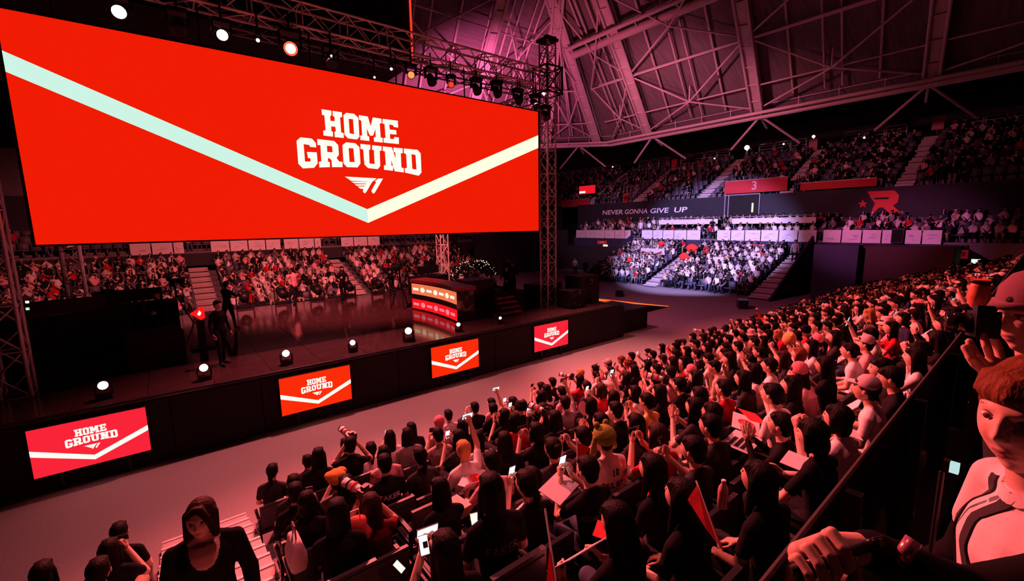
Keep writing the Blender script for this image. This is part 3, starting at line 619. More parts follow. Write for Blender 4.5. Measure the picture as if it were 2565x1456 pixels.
# slogan and emblem on the fascia
Mx = lambda y, z: Matrix(((0, 0, -1, 38.49), (-1, 0, 0, y), (0, 1, 0, z), (0, 0, 0, 1)))
fs_ = empty('fascia_lettering', (0, 0, 0)); tag(fs_, 'pale slogan NEVER GONNA GIVE UP on the black fascia wall', 'lettering')
for wd, yc in (('NEVER', 31.0), ('GONNA', 28.0), ('GIVE', 25.3), ('UP', 23.05)):
    t = textmesh(wd, .66, sx=1.08, bold=.012, shear=.12); xs = [p.co.x for p in t.vertices]; k = {'NEVER': 2.75, 'GONNA': 2.75, 'GIVE': 2.05, 'UP': 1.35}[wd]/(max(xs)-min(xs))
    for p in t.vertices: p.co.x *= k
    t.materials.clear(); t.materials.append(m_lav); t.transform(Mx(yc, 6.08)); link('word', t, fs_)
RL = [[(9.039, 6.855), (7.598, 6.835), (7.327, 6.509), (7.352, 6.052), (7.577, 5.835), (7.14, 5.349), (7.736, 5.349), (8.109, 5.746), (8.313, 5.728), (8.499, 5.458), (8.682, 5.551), (8.546, 6.022), (8.787, 6.38)], [(8.683, 6.4), (7.828, 6.412), (7.849, 6.27), (8.568, 6.282)]]
ST = [[(8.833, 6.339), (8.765, 6.119), (8.624, 6.112), (8.717, 5.969), (8.644, 5.767), (8.795, 5.886), (8.927, 5.769), (8.909, 5.978), (9.046, 6.089), (8.886, 6.125)]]
tf = lambda u, v, w_: (38.49-w_, u, v)
re_ = empty('fascia_emblem'); tag(re_, 'large red R emblem with star on the black fascia', 'emblem')
link('letter_r', polymesh('letter_r', RL, .03, m_rlogo, tf), re_); link('star', polymesh('star', [[(9.25+(u-8.84)*1.25, v) for u, v in ST[0]]], .03, m_rlogo, tf), re_)
def banner(y0, y1, z0, z1, txt, label, x=38.60, size=.6):
    e = empty('red_banner', (x, (y0+y1)/2, z0)); tag(e, label, 'banner')
    h = abs(y1-y0)/2; slab('cloth', (0, 0, (z1-z0)/2), (.04, 2*h, z1-z0), m_redb, e); rod('top_rod', (0, -h, z1-z0), (0, h, z1-z0), .03, m_rail, e)
    if txt:
        t = textmesh(txt, size, bold=.02); t.materials.clear(); t.materials.append(mat('banner_text', (.72, .30, .36), .7)); t.transform(Matrix(((0, 0, -1, -.025), (-1, 0, 0, 0), (0, 1, 0, (z1-z0)/2), (0, 0, 0, 1)))); link('number', t, e)
    return e
banner(14.1, 19.0, 7.28, 8.33, '3', 'wide red banner with number 3 hung below the upper seats', 38.60, .95)
banner(34.3, 43, 7.0, 7.75, 'S', 'dim red banner with a pale S beside the truss tower')
banner(8.6, 13.2, 7.2, 7.75, None, 'low red banner under the right upper seats')
ls = empty('led_sign', (38.7, 34.8, 8.3)); tag(ls, 'small glowing red sign with white streak right of the truss tower', 'sign')
slab('casing', (.06, 0, .45), (.1, 2.5, 1.0), m_blkm, ls); slab('face', (0, 0, .45), (.03, 2.4, .9), glow('sign_red', K_(235, 25, 40), 1), ls); slab('streak', (-.02, .7, .22), (.02, .9, .22), g_wht, ls)
for (x, y, z, wy, hz, tx, lb) in ((35.95, 30.2, 3.0, 1.2, .32, 'GATE', 'dim red gate sign above the dark tunnel'), (35.9, 22.6, 2.95, 1.0, .42, '02', 'small red block sign above the violet crowd, left one'), (35.9, 15.0, 2.95, 1.05, .46, '03', 'small red block sign above the violet crowd, right one'), (35.95, 4.0, 2.9, .95, .5, 'GATE', 'red gate sign in the dark at the right')):
    e = empty('block_sign', (x, y, z)); tag(e, lb, 'sign'); slab('panel', (0, 0, 0), (.06, wy, hz), mat('sign_panel', (.75, .03, .06), .6, emit=((1, .03, .06), .12)), e)
    t = textmesh(tx, hz*.62, bold=.008); t.materials.clear(); t.materials.append(m_board); t.transform(Matrix(((0, 0, -1, -.035), (-1, 0, 0, 0), (0, 1, 0, 0), (0, 0, 0, 1)))); link('lettering', t, e)
g_ex = glow('exit_green', K_(190, 255, 225), 1.6); g_exy = glow('exit_pale', K_(225, 240, 190), 1.4)
for (p, gm, lb, s) in (((35.9, 25.63+4.1, 2.62), g_exy, 'pale lit exit box over the tunnel door left of the violet crowd', .35), ((35.9, 3.14, 2.52), g_ex, 'green lit exit box at the right above the audience', .27), ((41, 46.5, 6.6), g_exy, 'pale exit box seen beside the truss tower', .4)):
    e = empty('exit_sign', p); tag(e, lb, 'exit sign'); slab('casing', (.05, 0, 0), (.08, s*1.7, s), m_white, e); slab('face', (0, 0, 0), (.02, s*1.6, s*.9), gm, e)
for i, (ya, yb) in enumerate(((24.1, 18.5), (17.3, 11.4))):
    e = empty('media_desk', (37.0, (ya+yb)/2, 3.9)); tag(e, 'long white media desk on the end balcony, %s one' % ('left', 'right')[i], 'desk', 'media desks'); h = (ya-yb)/2
    slab('desk_top', (0, 0, 1.26), (.6, 2*h, .06), m_white, e); slab('front_panel', (-.28, 0, 1.04), (.03, 2*h, .36), m_white, e); rod('rail', (-.3, -h, 1.42), (-.3, h, 1.42), .025, m_rail, e)
    for k in range(5): rod('leg', (-.2, -h+.1+(2*h-.2)*k/4, 0), (-.2, -h+.1+(2*h-.2)*k/4, 1.25), .03, m_rail, e)
pt = empty('tunnel_portal', (38.45, 17.4, 5.3)); tag(pt, 'dark tunnel opening framed by white posts in the black fascia', 'doorway')
slab('opening', (-.005, 0, .9), (.05, 2.6, 1.75), m_blk, pt)
for y in (-1.4, 1.4, 1.1): rod('post', (-.05, y, 0), (-.05, y, 1.85), .05, m_post, pt)
rod('lintel', (-.05, -1.4, 1.85), (-.05, 1.4, 1.85), .05, m_post, pt); slab('lamp', (-.1, -.9, .75), (.05, .12, .75), g_exy, pt)
# guard rails on top of the upper tier
hoop_f = MB().path([(0, -.62, -.25), (0, -.62, 1.15), (0, -.5, 1.3), (0, .5, 1.3), (0, .62, 1.15), (0, .62, -.25)], .05, 6).mesh('hoop', m_hoop, True)
hoop_b = MB().tube((0, -.6, 0), (0, .6, 0), .025).mesh('bar', m_hoop)
zt_ = 7.10+UZ*(UR-1); k_ = 0
for y in [y for y in np.arange(1.2, 48, 1.36) if min(abs(y-a) for a in (34.6, 28.0, 21.0, 14.2, 7.2)) > .95]:
    e = empty('guard_rail', (46.0, y, zt_+.25)); tag(e, 'grey hooped guard rail along the top row of the upper seats', 'railing', 'hooped guard rails on the top row')
    link('hoop', hoop_f, e); [link('bar', hoop_b, e, (0, 0, h)) for h in (.55, .8, 1.05)]; k_ += 1
# small lamps and flashes up in the seats
for (px, py, X, r, gm, lb, tri) in ((1871, 370, 45.5, .22, g_lw, 'dazzling white lamp on a tripod in the upper seats', 1), (2038, 342, 45.5, .12, g_lw, 'white lamp on the top rail right of the dazzling one', 1), (2174, 450, 38.9, .14, g_lr, 'bright red lamp over the low red banner', 0), (1963, 361, 45.6, .07, g_lw, 'tiny warm lamp between the two white lamps', 0), (2165, 345, 45.2, .07, g_lw, 'tiny white flash in the right upper seats', 0), (1790, 397, 45.2, .07, g_lw, 'tiny white flash at the rail above the slogan', 0), (1535, 418, 45.2, .07, g_lw, 'tiny white flash near the truss tower', 0), (2100, 455, 38.9, .06, g_lw, 'faint white lamp left of the bright red lamp', 0)):
    p = atx(px, py, X); e = empty('seat_lamp', p); tag(e, lb, 'lamp', 'lamps in the upper seats')
    MB().ell((0, 0, 0), (r, r, r), 12, 8).obj('bulb', gm, e, True); MB().tube((.02, 0, 0), (r*1.6, 0, 0), r*.7, r*.9, 10).obj('housing', m_blkm, e)
    if tri:
        for a in (0, 2.1, 4.2): rod('tripod_leg', (.1, 0, -.1), (.1+.4*math.cos(a), .4*math.sin(a), -(p.z-10.4)), .02, m_rail, e)
for (y, z, X, lb) in ((28.1, 11.4, 45.4, 'red vest placard by the top rail above the slogan'), (14.8, 11.5, 45.4, 'pale red placard by the top rail, right of the white lamp'), (6.9, 11.9, 45.4, 'tall reddish placard at the head of the right aisle'), (29.6, 7.6, 38.9, 'small red placard at the front of the upper seats')):
    e = empty('placard', (X, y, z-.35)); tag(e, lb, 'placard'); slab('panel', (0, 0, .3), (.03, .65, .95), m_redb if 'right' not in lb else mat('pink_card', (.6, .2, .24), .7), e); rod('stick', (0, 0, -.5), (0, 0, .2), .015, m_rail, e)
# ================================================================== people: shapes
m_feat = mat('face_feature', (.10, .035, .03), .6, noise=0); m_shoe = mat('shoe_dark', (.03, .03, .035), .6)
SK = [mat('skin_%s' % n, c, .55, noise=.08, scale=14, spec=.35) for n, c in (('fair', (.74, .50, .40)), ('warm', (.66, .42, .32)), ('tan', (.55, .34, .25)))]
TOPC = {'black': (.012, .011, .013), 'charcoal': (.035, .033, .036), 'white': (.78, .74, .74), 'pale grey': (.55, .51, .52), 'grey': (.20, .19, .20), 'red': (.45, .02, .03), 'maroon': (.13, .012, .02), 'beige': (.55, .42, .32), 'navy': (.03, .035, .08), 'pink': (.72, .38, .42), 'patterned': (.42, .34, .33), 'yellow': (.72, .52, .16)}
TOP = {k: mat('cloth_'+k.replace(' ', '_'), c, .95, noise=.55 if k == 'patterned' else .14, scale=26 if k == 'patterned' else 12, bump=.25, spec=.06) for k, c in TOPC.items()}
PANT = [mat('cloth_trousers', (.02, .02, .026), .95, noise=.2, spec=.06), mat('cloth_jeans', (.05, .07, .13), .9, noise=.25, scale=30), mat('cloth_khaki', (.32, .24, .17), .9, noise=.2)]
HAIRC = {'black': (.0045, .0035, .0035), 'brown': (.028, .012, .008), 'blond': (.50, .26, .09), 'ginger': (.16, .055, .022), 'pink': (.70, .22, .28)}
HAIR = {k: mat('hair_'+k, c, .62, noise=.4, scale=60, bump=.5, stretch=(1, 1, .12), spec=.10) for k, c in HAIRC.items()}
G = lambda a, s: math.exp(-(a/s)**2)
def head_geo(n=36, k=26, hero=False):
    """head centred at the origin, looking along +Y; faces carry 0 skin, 4 feature"""
    vs, fs, rg = [], [], []
    for j in range(k+1):
        t = math.pi*j/k
        for i in range(n):
            a = 2*math.pi*i/n; dx, dy, dz = math.sin(t)*math.cos(a), math.sin(t)*math.sin(a), -math.cos(t)
            x, y, z = .076*dx, (.096 if dy > 0 else .104)*dy, .120*dz
            lo = max(0, -dz)
            x *= 1-.30*lo**1.6; 
            if dy < 0: y *= 1-.38*lo**1.3
            else: y *= 1-.10*lo**2; 
            if dy > .05:
                ax = abs(x); f = min(1, dy*2.2)
                y += f*(.019*G(x, .0105)*G(z+.020, .014)+.011*G(x, .009)*G(z-.006, .022)-.011*G(ax-.030, .014)*G(z-.014, .010)+.005*G(ax-.028, .024)*G(z-.034, .009)
                        + .005*G(ax-.040, .018)*G(z+.026, .020)+.0065*G(x, .019)*G(z+.055, .006)+.0065*G(x, .017)*G(z+.068, .006)-.004*G(x, .021)*G(z+.0615, .003)
                        - .004*G(x, .03)*G(z+.082, .008)+.009*G(x, .022)*G(z+.103, .014)+.004*G(ax-.012, .006)*G(z+.026, .007))
            vs.append((x, y, z))
    for j in range(k):
        for i in range(n):
            f = (j*n+i, j*n+(i+1) % n, (j+1)*n+(i+1) % n, (j+1)*n+i); fs.append(f)
            c = [sum(vs[q][d] for q in f)/4 for d in range(3)]
            lip = hero and c[1] > .05 and abs(c[0]) < .021 and -.074 < c[2] < -.051 and abs(c[0]) < .021-abs(c[2]+.062)*.6
            rg.append(6 if lip else 0)
    mb = MB(); mb.v, mb.f, mb.m = vs, fs, rg
    for s in (-1, 1):
        mb.ell((s*.075, -.008, -.005), (.010, .020, .031), 8, 6, 0, Matrix.Rotation(s*.35, 3, 'Z'))
        if hero:
            mb.ell((s*.030, .0775, .014), (.0155, .010, .0075), 14, 10, 7)
            mb.ell((s*.030, .0865, .0135), (.0062, .0035, .0062), 12, 8, 4)
            for q in range(5): mb.ell((s*(.017+.0068*q), .0885-.0022*q-.0006*q*q, .0335+.0030*math.sin(q*.8)), (.0065, .004, .0032), 8, 5, 4)
            for q in range(7): mb.ell((s*(.0165+.0046*q), .0855-.0010*q-.0003*q*q, .0145+.0075*math.sin(math.pi*(q+.6)/7.2)), (.0042, .005, .0024), 6, 4, 4 if q > 0 else 0)
        else:
            mb.ell((s*.030, .083, .014), (.013, .006, .0055), 7, 5, 4); mb.ell((s*.030, .090, .036), (.018, .004, .0035), 7, 4, 4)
    if not hero: mb.ell((0, .0905, -.061), (.017, .006, .0050), 8, 5, 4)
    return mb
def merge(dst, src, M=None, remap=None):
    vs = [M @ V(p) for p in src.v] if M is not None else [V(p) for p in src.v]; o = len(dst.v)
    flip = M is not None and M.to_3x3().determinant() < 0
    dst.v += [tuple(p) for p in vs]; dst.f += [tuple(i+o for i in (f[::-1] if flip else f)) for f in src.f]; dst.m += [remap.get(q, q) if remap else q for q in src.m]
def mb_from(me, m=0):
    mb = MB(); mb.v = [tuple(p.co) for p in me.vertices]; mb.f = [tuple(p.vertices) for p in me.polygons]; mb.m = [m]*len(mb.f); return mb
def hand_geo(curl=.6, vox=.0045, thumb=.5, dec=None, spread=.05):
    """right hand, wrist at origin, fingers along +Y, palm facing -Z, thumb on the -X side"""
    mb = MB(); mb.caps((-.018, .025, 0), (-.018, .075, 0), .020, .019, 1, .62, (1, 0, 0)); mb.caps((.018, .025, 0), (.020, .070, 0), .020, .017, 1, .62, (1, 0, 0)); mb.caps((0, -.04, 0), (0, .03, 0), .026, .03, 1, .62, (1, 0, 0))
    for q, (x, L, r) in enumerate(((-.031, .072, .0090), (-.010, .082, .0094), (.011, .076, .0090), (.031, .060, .0078))):
        p = V((x, .086-.004*abs(q-1), 0)); an = 0; dirx = (q-1.3)*spread
        for s, ln in enumerate((.45, .32, .25)):
            an += curl*(.8, 1.05, .75)[s]; d = V((dirx, math.cos(an), -math.sin(an))).normalized(); p2 = p+d*L*ln; mb.caps(p, p2, r*(1-.06*s), r*(.95-.06*s), n=10); p = p2
    p = V((-.034, .030, -.006)); an = thumb
    for s, ln in enumerate((.040, .032, .026)):
        d = V((-math.cos(an*.9+.25*s*thumb)*.75, .75, -.25-.75*thumb*s*.5)).normalized() if s == 0 else V((-.35+.45*thumb*s, .8, -.35*thumb*s)).normalized()
        p2 = p+d*ln; mb.caps(p, p2, .0115-.001*s, .0105-.001*s, n=10); p = p2
    me = evaluated(mb.mesh('h', m_feat), [('REMESH', dict(mode='VOXEL', voxel_size=vox)), ('SMOOTH', dict(factor=.5, iterations=2))]+([('DECIMATE', dict(ratio=dec))] if dec else []))
    return mb_from(me)
HND = {'relaxed': hand_geo(.45, .006, .5, .22), 'flat': hand_geo(.12, .006, .3, .22), 'grip': hand_geo(.95, .006, .8, .22)}
def handM(wr, d, palm, right):
    d = V(d).normalized(); pz = -(V(palm)-d*V(palm).dot(d)).normalized(); x = d.cross(pz)
    M = Matrix(((x.x, d.x, pz.x, wr.x), (x.y, d.y, pz.y, wr.y), (x.z, d.z, pz.z, wr.z), (0, 0, 0, 1)))
    return M if right else M @ Matrix.Diagonal((-1, 1, 1, 1))
def body_geo(prims, vox, smooth=4, dec=None):
    """prims: (p0, p1, r0, r1, region, fa, fb, side). One continuous skin over all of them."""
    mb = MB()
    for p in prims: mb.caps(p[0], p[1], p[2], p[3], p[5], p[6], p[7])
    me = evaluated(mb.mesh('b', m_feat), [('REMESH', dict(mode='VOXEL', voxel_size=vox)), ('SMOOTH', dict(factor=.5, iterations=smooth))]+([('DECIMATE', dict(ratio=dec))] if dec else []))
    out = mb_from(me); n = len(me.polygons); c = np.empty(n*3); me.polygons.foreach_get('center', c); c = c.reshape(n, 3)
    best = np.full(n, 9.); reg = np.zeros(n, int)
    for p in prims:
        a, b = np.array(p[0]), np.array(p[1]); ab = b-a; L = max(ab @ ab, 1e-9); t = np.clip((c-a) @ ab/L, 0, 1); d = np.linalg.norm(c-a-t[:, None]*ab, axis=1)/((p[2]+(p[3]-p[2])*t)*max(p[5], p[6]))
        k = d < best; best[k] = d[k]; reg[k] = p[4]
    out.m = [int(q) for q in reg]; bpy.data.meshes.remove(me); return out
PR = lambda p0, p1, r0, r1, reg, fa=1., fb=1., side=(1, 0, 0): (V(p0), V(p1), r0, r1, reg, fa, fb, side)
ARMS = {'lap': ((.225, .03, .735), (.11, .25, .64), (-.35, .9, -.2), (0, -.1, -1), 'relaxed'), 'phone': ((.225, .15, .79), (.062, .31, 1.02), (-.12, .35, .95), (-.9, -.1, .1), 'grip'),
        'clap': ((.235, .11, .78), (.042, .27, .98), (-.05, .35, .95), (-1, 0, 0), 'flat'), 'camera': ((.25, .17, .90), (.075, .25, 1.14), (-.35, .6, .6), (-.7, -.2, -.3), 'grip'),
        'chin': ((.16, .19, .74), (.05, .15, 1.0), (-.15, .05, .98), (-.3, -.9, 0), 'relaxed'), 'raise': ((.27, .16, 1.14), (.24, .26, 1.38), (-.1, .2, .97), (-.2, .9, -.1), 'grip'), 'sheet': ((.25, .10, .76), (.17, .33, .72), (-.1, .85, .35), (-.8, 0, -.3), 'grip')}
PROTO = {}
def seated(name, ra, la, lean=0., hp=0., hy=0., vox=.013, slim=1.):
    R = Matrix.Translation((0, -.02, .5)) @ Matrix.Rotation(-lean, 4, 'X') @ Matrix.Translation((0, .02, -.5)); T = lambda p: R @ V(p)
    pr = [PR((0, -.02, .53), (0, -.03, .62), .135*slim, .13*slim, 1, 1.12, .85), PR(T((0, -.035, .66)), T((0, -.02, .90)), .125*slim, .148*slim, 1, 1.12, .74), PR(T((-.125, -.02, .965)), T((.125, -.02, .965)), .068, .068, 1, 1, .9), PR(T((0, -.02, 1.03)), T((.15, -.02, .985)), .050, .046, 1), PR(T((0, -.02, 1.03)), T((-.15, -.02, .985)), .050, .046, 1), PR(T((-.10, -.015, .86)), T((.10, -.015, .86)), .088, .088, 1, 1, 1),
          PR(T((0, -.03, 1.0)), T((0, -.012, 1.045)), .075, .055, 1), PR(T((0, -.01, 1.03)), T((0, .012, 1.12)), .052, .05, 0)]
    for s, arm in ((1, ra), (-1, la)):
        e, wr, d, pm, hk = ARMS[arm]; m = lambda p: V((p[0]*s, p[1], p[2])); sh = m((.165, -.02, .968)); e, wr = m(e), m(wr); md = sh.lerp(e, .62)
        pr += [PR(T(sh), T(md), .052, .049, 1), PR(T(md), T(e), .041, .038, 5), PR(T(e), T(wr), .041, .028, 5)]
        pr += [PR(m((.085, 0, .53)), m((.12, .42, .525)), .092, .068, 2), PR(m((.12, .42, .515)), m((.125, .38, .11)), .062, .042, 2), PR(m((.125, .37, .06)), m((.135, .53, .04)), .042, .036, 3)]
    mb = body_geo(pr, vox)
    hm = R @ Matrix.Translation((0, .030, 1.205)) @ Matrix.Rotation(hy, 4, 'Z') @ Matrix.Rotation(hp+lean*.8, 4, 'X')
    merge(mb, HEAD, hm); grips = []
    for s, arm in ((1, ra), (-1, la)):
        e, wr, d, pm, hk = ARMS[arm]; rr = R.to_3x3(); f = lambda q: rr @ V((q[0]*s, q[1], q[2]))
        M = handM(T((wr[0]*s, wr[1], wr[2])), f(d), f(pm), s > 0); merge(mb, HND[hk], M); grips.append(M)
    PROTO[name] = (mb, mb.mesh('person_'+name, [SK[0], TOP['black'], PANT[0], m_shoe, m_feat, SK[0]], True), hm, grips)
def standing(name, ra=((.235, -.01, 1.10), (.24, .07, .86)), la=((.235, -.01, 1.10), (.24, .07, .86)), step=.06, hp=0., vox=.014):
    pr = [PR((0, 0, .93), (0, 0, 1.02), .135, .125, 1, 1.12, .82), PR((0, 0, 1.06), (0, .01, 1.28), .122, .15, 1, 1.12, .72), PR((-.125, 0, 1.365), (.125, 0, 1.365), .068, .068, 1), PR((0, -.01, 1.43), (.15, 0, 1.385), .05, .046, 1), PR((0, -.01, 1.43), (-.15, 0, 1.385), .05, .046, 1), PR((-.10, .005, 1.26), (.10, .005, 1.26), .088, .088, 1), PR((0, -.01, 1.40), (0, 0, 1.445), .07, .055, 1), PR((0, 0, 1.43), (0, .02, 1.52), .052, .05, 0)]
    gr = []
    for s, (e, wr) in ((1, ra), (-1, la)):
        m = lambda p: V((p[0]*s, p[1], p[2])); sh = m((.165, 0, 1.368)); e, wr = m(e), m(wr); md = sh.lerp(e, .6)
        pr += [PR(sh, md, .052, .049, 1), PR(md, e, .041, .038, 5), PR(e, wr, .041, .028, 5), PR(m((.085, 0, .90)), m((.10, s*step, .50)), .092, .062, 2), PR(m((.10, s*step, .50)), m((.11, s*step*1.5-.02, .10)), .058, .042, 2), PR(m((.11, s*step*1.5-.03, .05)), m((.13, s*step*1.5+.14, .04)), .042, .036, 3)]
        gr.append(handM(wr, wr-e, V((-s, 0, -.2)), s > 0))
    mb = body_geo(pr, vox); hm = Matrix.Translation((0, .04, 1.605)) @ Matrix.Rotation(hp, 4, 'X'); merge(mb, HEAD, hm)
    for M in gr: merge(mb, HND['relaxed'], M)
    PROTO[name] = (mb, mb.mesh('person_'+name, [SK[0], TOP['black'], PANT[0], m_shoe, m_feat, SK[0]], True), hm, gr)
HEAD = head_geo(28, 20)
seated('lap', 'lap', 'lap', .10, .16); seated('phone', 'phone', 'phone', .02, .04); seated('clap', 'clap', 'clap', -.02, .16); seated('camera', 'camera', 'camera', .06, .06)
seated('chin', 'chin', 'lap', .22, .02, .25); seated('raise', 'raise', 'lap', 0., .18); seated('sheet', 'sheet', 'sheet', .06, -.12); seated('turn', 'lap', 'phone', .04, .1, -.5)
standing('stand'); standing('reach', ((.24, .18, 1.18), (.16, .42, 1.22)), ((.24, .16, 1.14), (.14, .38, 1.10)), .10)
# hair and hats, centred on the head
HM = {}
def hair(name, prims, vox=.012, sm=3):
    mb = MB()
    for p in prims:
        if len(p) == 2: mb.ell(p[0], p[1], 18, 12)
        else: mb.caps(*p)
    me = evaluated(mb.mesh('hr', m_feat), [('REMESH', dict(mode='VOXEL', voxel_size=vox)), ('SMOOTH', dict(factor=.5, iterations=sm))])
    HM[name] = (mb_from(me), mb_from(me).mesh('hair_'+name, HAIR['black'], True))
cap0 = ((0, -.020, .034), (.086, .100, .100))
fr = [((-.05+.025*i, .070-.012*abs(i-2), .088), (-.052+.026*i, .088-.010*abs(i-2), .058), .017, .012) for i in range(5)]
hair('short', [cap0, ((0, -.062, -.03), (.066, .046, .062))]+fr)
hair('bob', [cap0, ((0, -.055, -.06), (.082, .055, .09)), ((.070, -.005, .02), (.074, .0, -.10), .030, .026), ((-.070, -.005, .02), (-.074, .0, -.10), .030, .026)]+fr)
hair('parted', [cap0, ((0, -.055, -.06), (.084, .055, .095)), ((.074, .0, .03), (.078, .012, -.11), .030, .026), ((-.074, .0, .03), (-.078, .012, -.11), .030, .026), ((-.02, .075, .095), (-.058, .078, .03), .022, .020), ((-.058, .078, .03), (-.070, .055, -.05), .020, .018), ((.0, .07, .10), (.06, .06, .05), .020, .018)])
hair('long', [cap0, ((0, -.070, .0), (0, -.105, -.20), .082, .085, 1., .55, (1, 0, 0)), ((0, -.105, -.20), (0, -.125, -.36), .083, .055, 1., .45, (1, 0, 0)), ((.070, -.012, .02), (.080, -.025, -.20), .030, .024), ((-.070, -.012, .02), (-.080, -.025, -.20), .030, .024)]+fr)
hair('tail', [cap0, ((0, -.062, -.02), (.068, .048, .06)), ((0, -.105, .03), (0, -.155, -.02), .030, .034), ((0, -.155, -.02), (0, -.15, -.22), .034, .018)]+fr)
hair('bun', [cap0, ((0, -.062, -.02), (.068, .048, .06)), ((0, -.10, .075), (.042, .042, .04))]+fr)
hair('curly', [cap0]+[((.088*math.cos(a)*math.cos(b), -.02+.098*math.sin(a)*math.cos(b), .045+.095*math.sin(b)), (.034, .034, .032)) for a in np.arange(2.6, 7.0, .55) for b in (-.35, .25, .85)]+fr, .014, 2)
def hatmesh(name, mb, m): HM[name] = (mb, mb.mesh('hat_'+name, m, True))
hatmesh('beanie', MB().lathe([(.088, .012), (.094, .03), (.092, .07), (.074, .115), (.04, .142), (.006, .15)], 18, M=Matrix.Translation((0, -.015, .01))), mat('knit_pink', (.72, .22, .28), .95, noise=.3, scale=70, bump=.6))
hatmesh('cap', MB().lathe([(.090, .035), (.095, .05), (.090, .09), (.065, .128), (.03, .145), (.006, .148)], 18, M=Matrix.Translation((0, -.012, .0))).add([(-.07, .055, .047), (-.045, .135, .036), (0, .155, .034), (.045, .135, .036), (.07, .055, .047), (-.07, .055, .055), (-.045, .135, .044), (0, .155, .042), (.045, .135, .044), (.07, .055, .055)], [(0, 1, 2, 3, 4), (9, 8, 7, 6, 5), (0, 5, 6, 1), (1, 6, 7, 2), (2, 7, 8, 3), (3, 8, 9, 4)]), mat('cap_cloth', (.5, .40, .43), .9, noise=.15, bump=.2))
hatmesh('bucket', MB().lathe([(.150, -.005), (.152, .003), (.098, .045), (.092, .06), (.085, .125), (.07, .135), (.006, .137)], 20, M=Matrix.Translation((0, -.012, .01))), mat('bucket_cloth', (.70, .52, .52), .9, noise=.12, bump=.2))
hatmesh('turban', MB().ell((0, -.015, .055), (.108, .118, .085), 18, 10).ell((.05, .05, .07), (.07, .07, .05), 12, 8).ell((-.07, -.03, .09), (.06, .07, .045), 12, 8).ell((.09, -.06, .05), (.05, .06, .03), 10, 6), mat('orange_cloth', (.55, .24, .04), .9, noise=.35, scale=18, bump=.4))
hatmesh('frog', MB().ell((0, -.012, .045), (.106, .116, .098), 18, 12).ell((.055, .05, .13), (.032, .03, .032), 10, 8).ell((-.055, .05, .13), (.032, .03, .032), 10, 8).caps((-.105, 0, .03), (-.13, -.02, -.10), .022, .03).caps((.105, 0, .03), (.13, -.02, -.10), .022, .03), mat('green_plush', (.24, .30, .04), .95, noise=.2, scale=50, bump=.5))
hatmesh('bonnet', MB().ell((0, -.02, .035), (.112, .118, .118), 18, 12).ell((.07, -.05, .11), (.045, .04, .045), 10, 8).ell((-.07, -.05, .11), (.045, .04, .045), 10, 8), mat('yellow_plush', (.78, .45, .16), .95, noise=.25, scale=30, bump=.4))
HATS = {'beanie': 'pink knitted beanie', 'cap': 'pale baseball cap', 'bucket': 'pale bucket hat', 'turban': 'orange wrapped hat', 'frog': 'green plush hat', 'bonnet': 'yellow plush bonnet'}
def person(pose, loc, rz, top, hairk, hairc='black', sleeve='short', skin=0, pant=0, sc=1., hat=None):
    o = bpy.data.objects.new('person', PROTO[pose][1]); COL.objects.link(o); o.location = loc; o.rotation_euler = (0, 0, rz); o.scale = (sc,)*3
    sk = SK[skin]
    for i, m in enumerate((sk, TOP[top], PANT[pant], m_shoe, m_feat, sk if sleeve == 'short' else TOP[top])):
        s = o.material_slots[i]; s.link = 'OBJECT'; s.material = m
    hm = PROTO[pose][2]
    if hairk:
        h = link('hair', HM[hairk][1], o, M=hm); h.material_slots[0].link = 'OBJECT'; h.material_slots[0].material = HAIR[hairc]
    if hat: link('hat', HM[hat][1], o, M=hm @ Matrix.Diagonal((1.04, 1.04, 1.04, 1)))
    return o
HAIRW = {'short': 'short-haired', 'bob': 'bob-haired', 'long': 'long-haired', 'tail': 'ponytailed', 'bun': 'bun-haired', 'curly': 'curly-haired'}
def ptext(o, pose, txt, z, size, m):
    """flat print on the back of a top, pressed onto the cloth"""
    mb = PROTO[pose][0]; bv = BVHTree.FromPolygons([V(p) for p in mb.v], mb.f); t = textmesh(txt, size, bold=size*.02)
    t.materials.clear(); t.materials.append(m)
    for p in t.vertices:
        x, zz = p.co.x, p.co.y; hit = bv.ray_cast(V((x, -.8, z+zz)), V((0, 1, 0))); y = hit[0].y if hit[0] is not None else -.12; p.co = V((x, y-.006, z+zz))
    link('back_print', t, o)
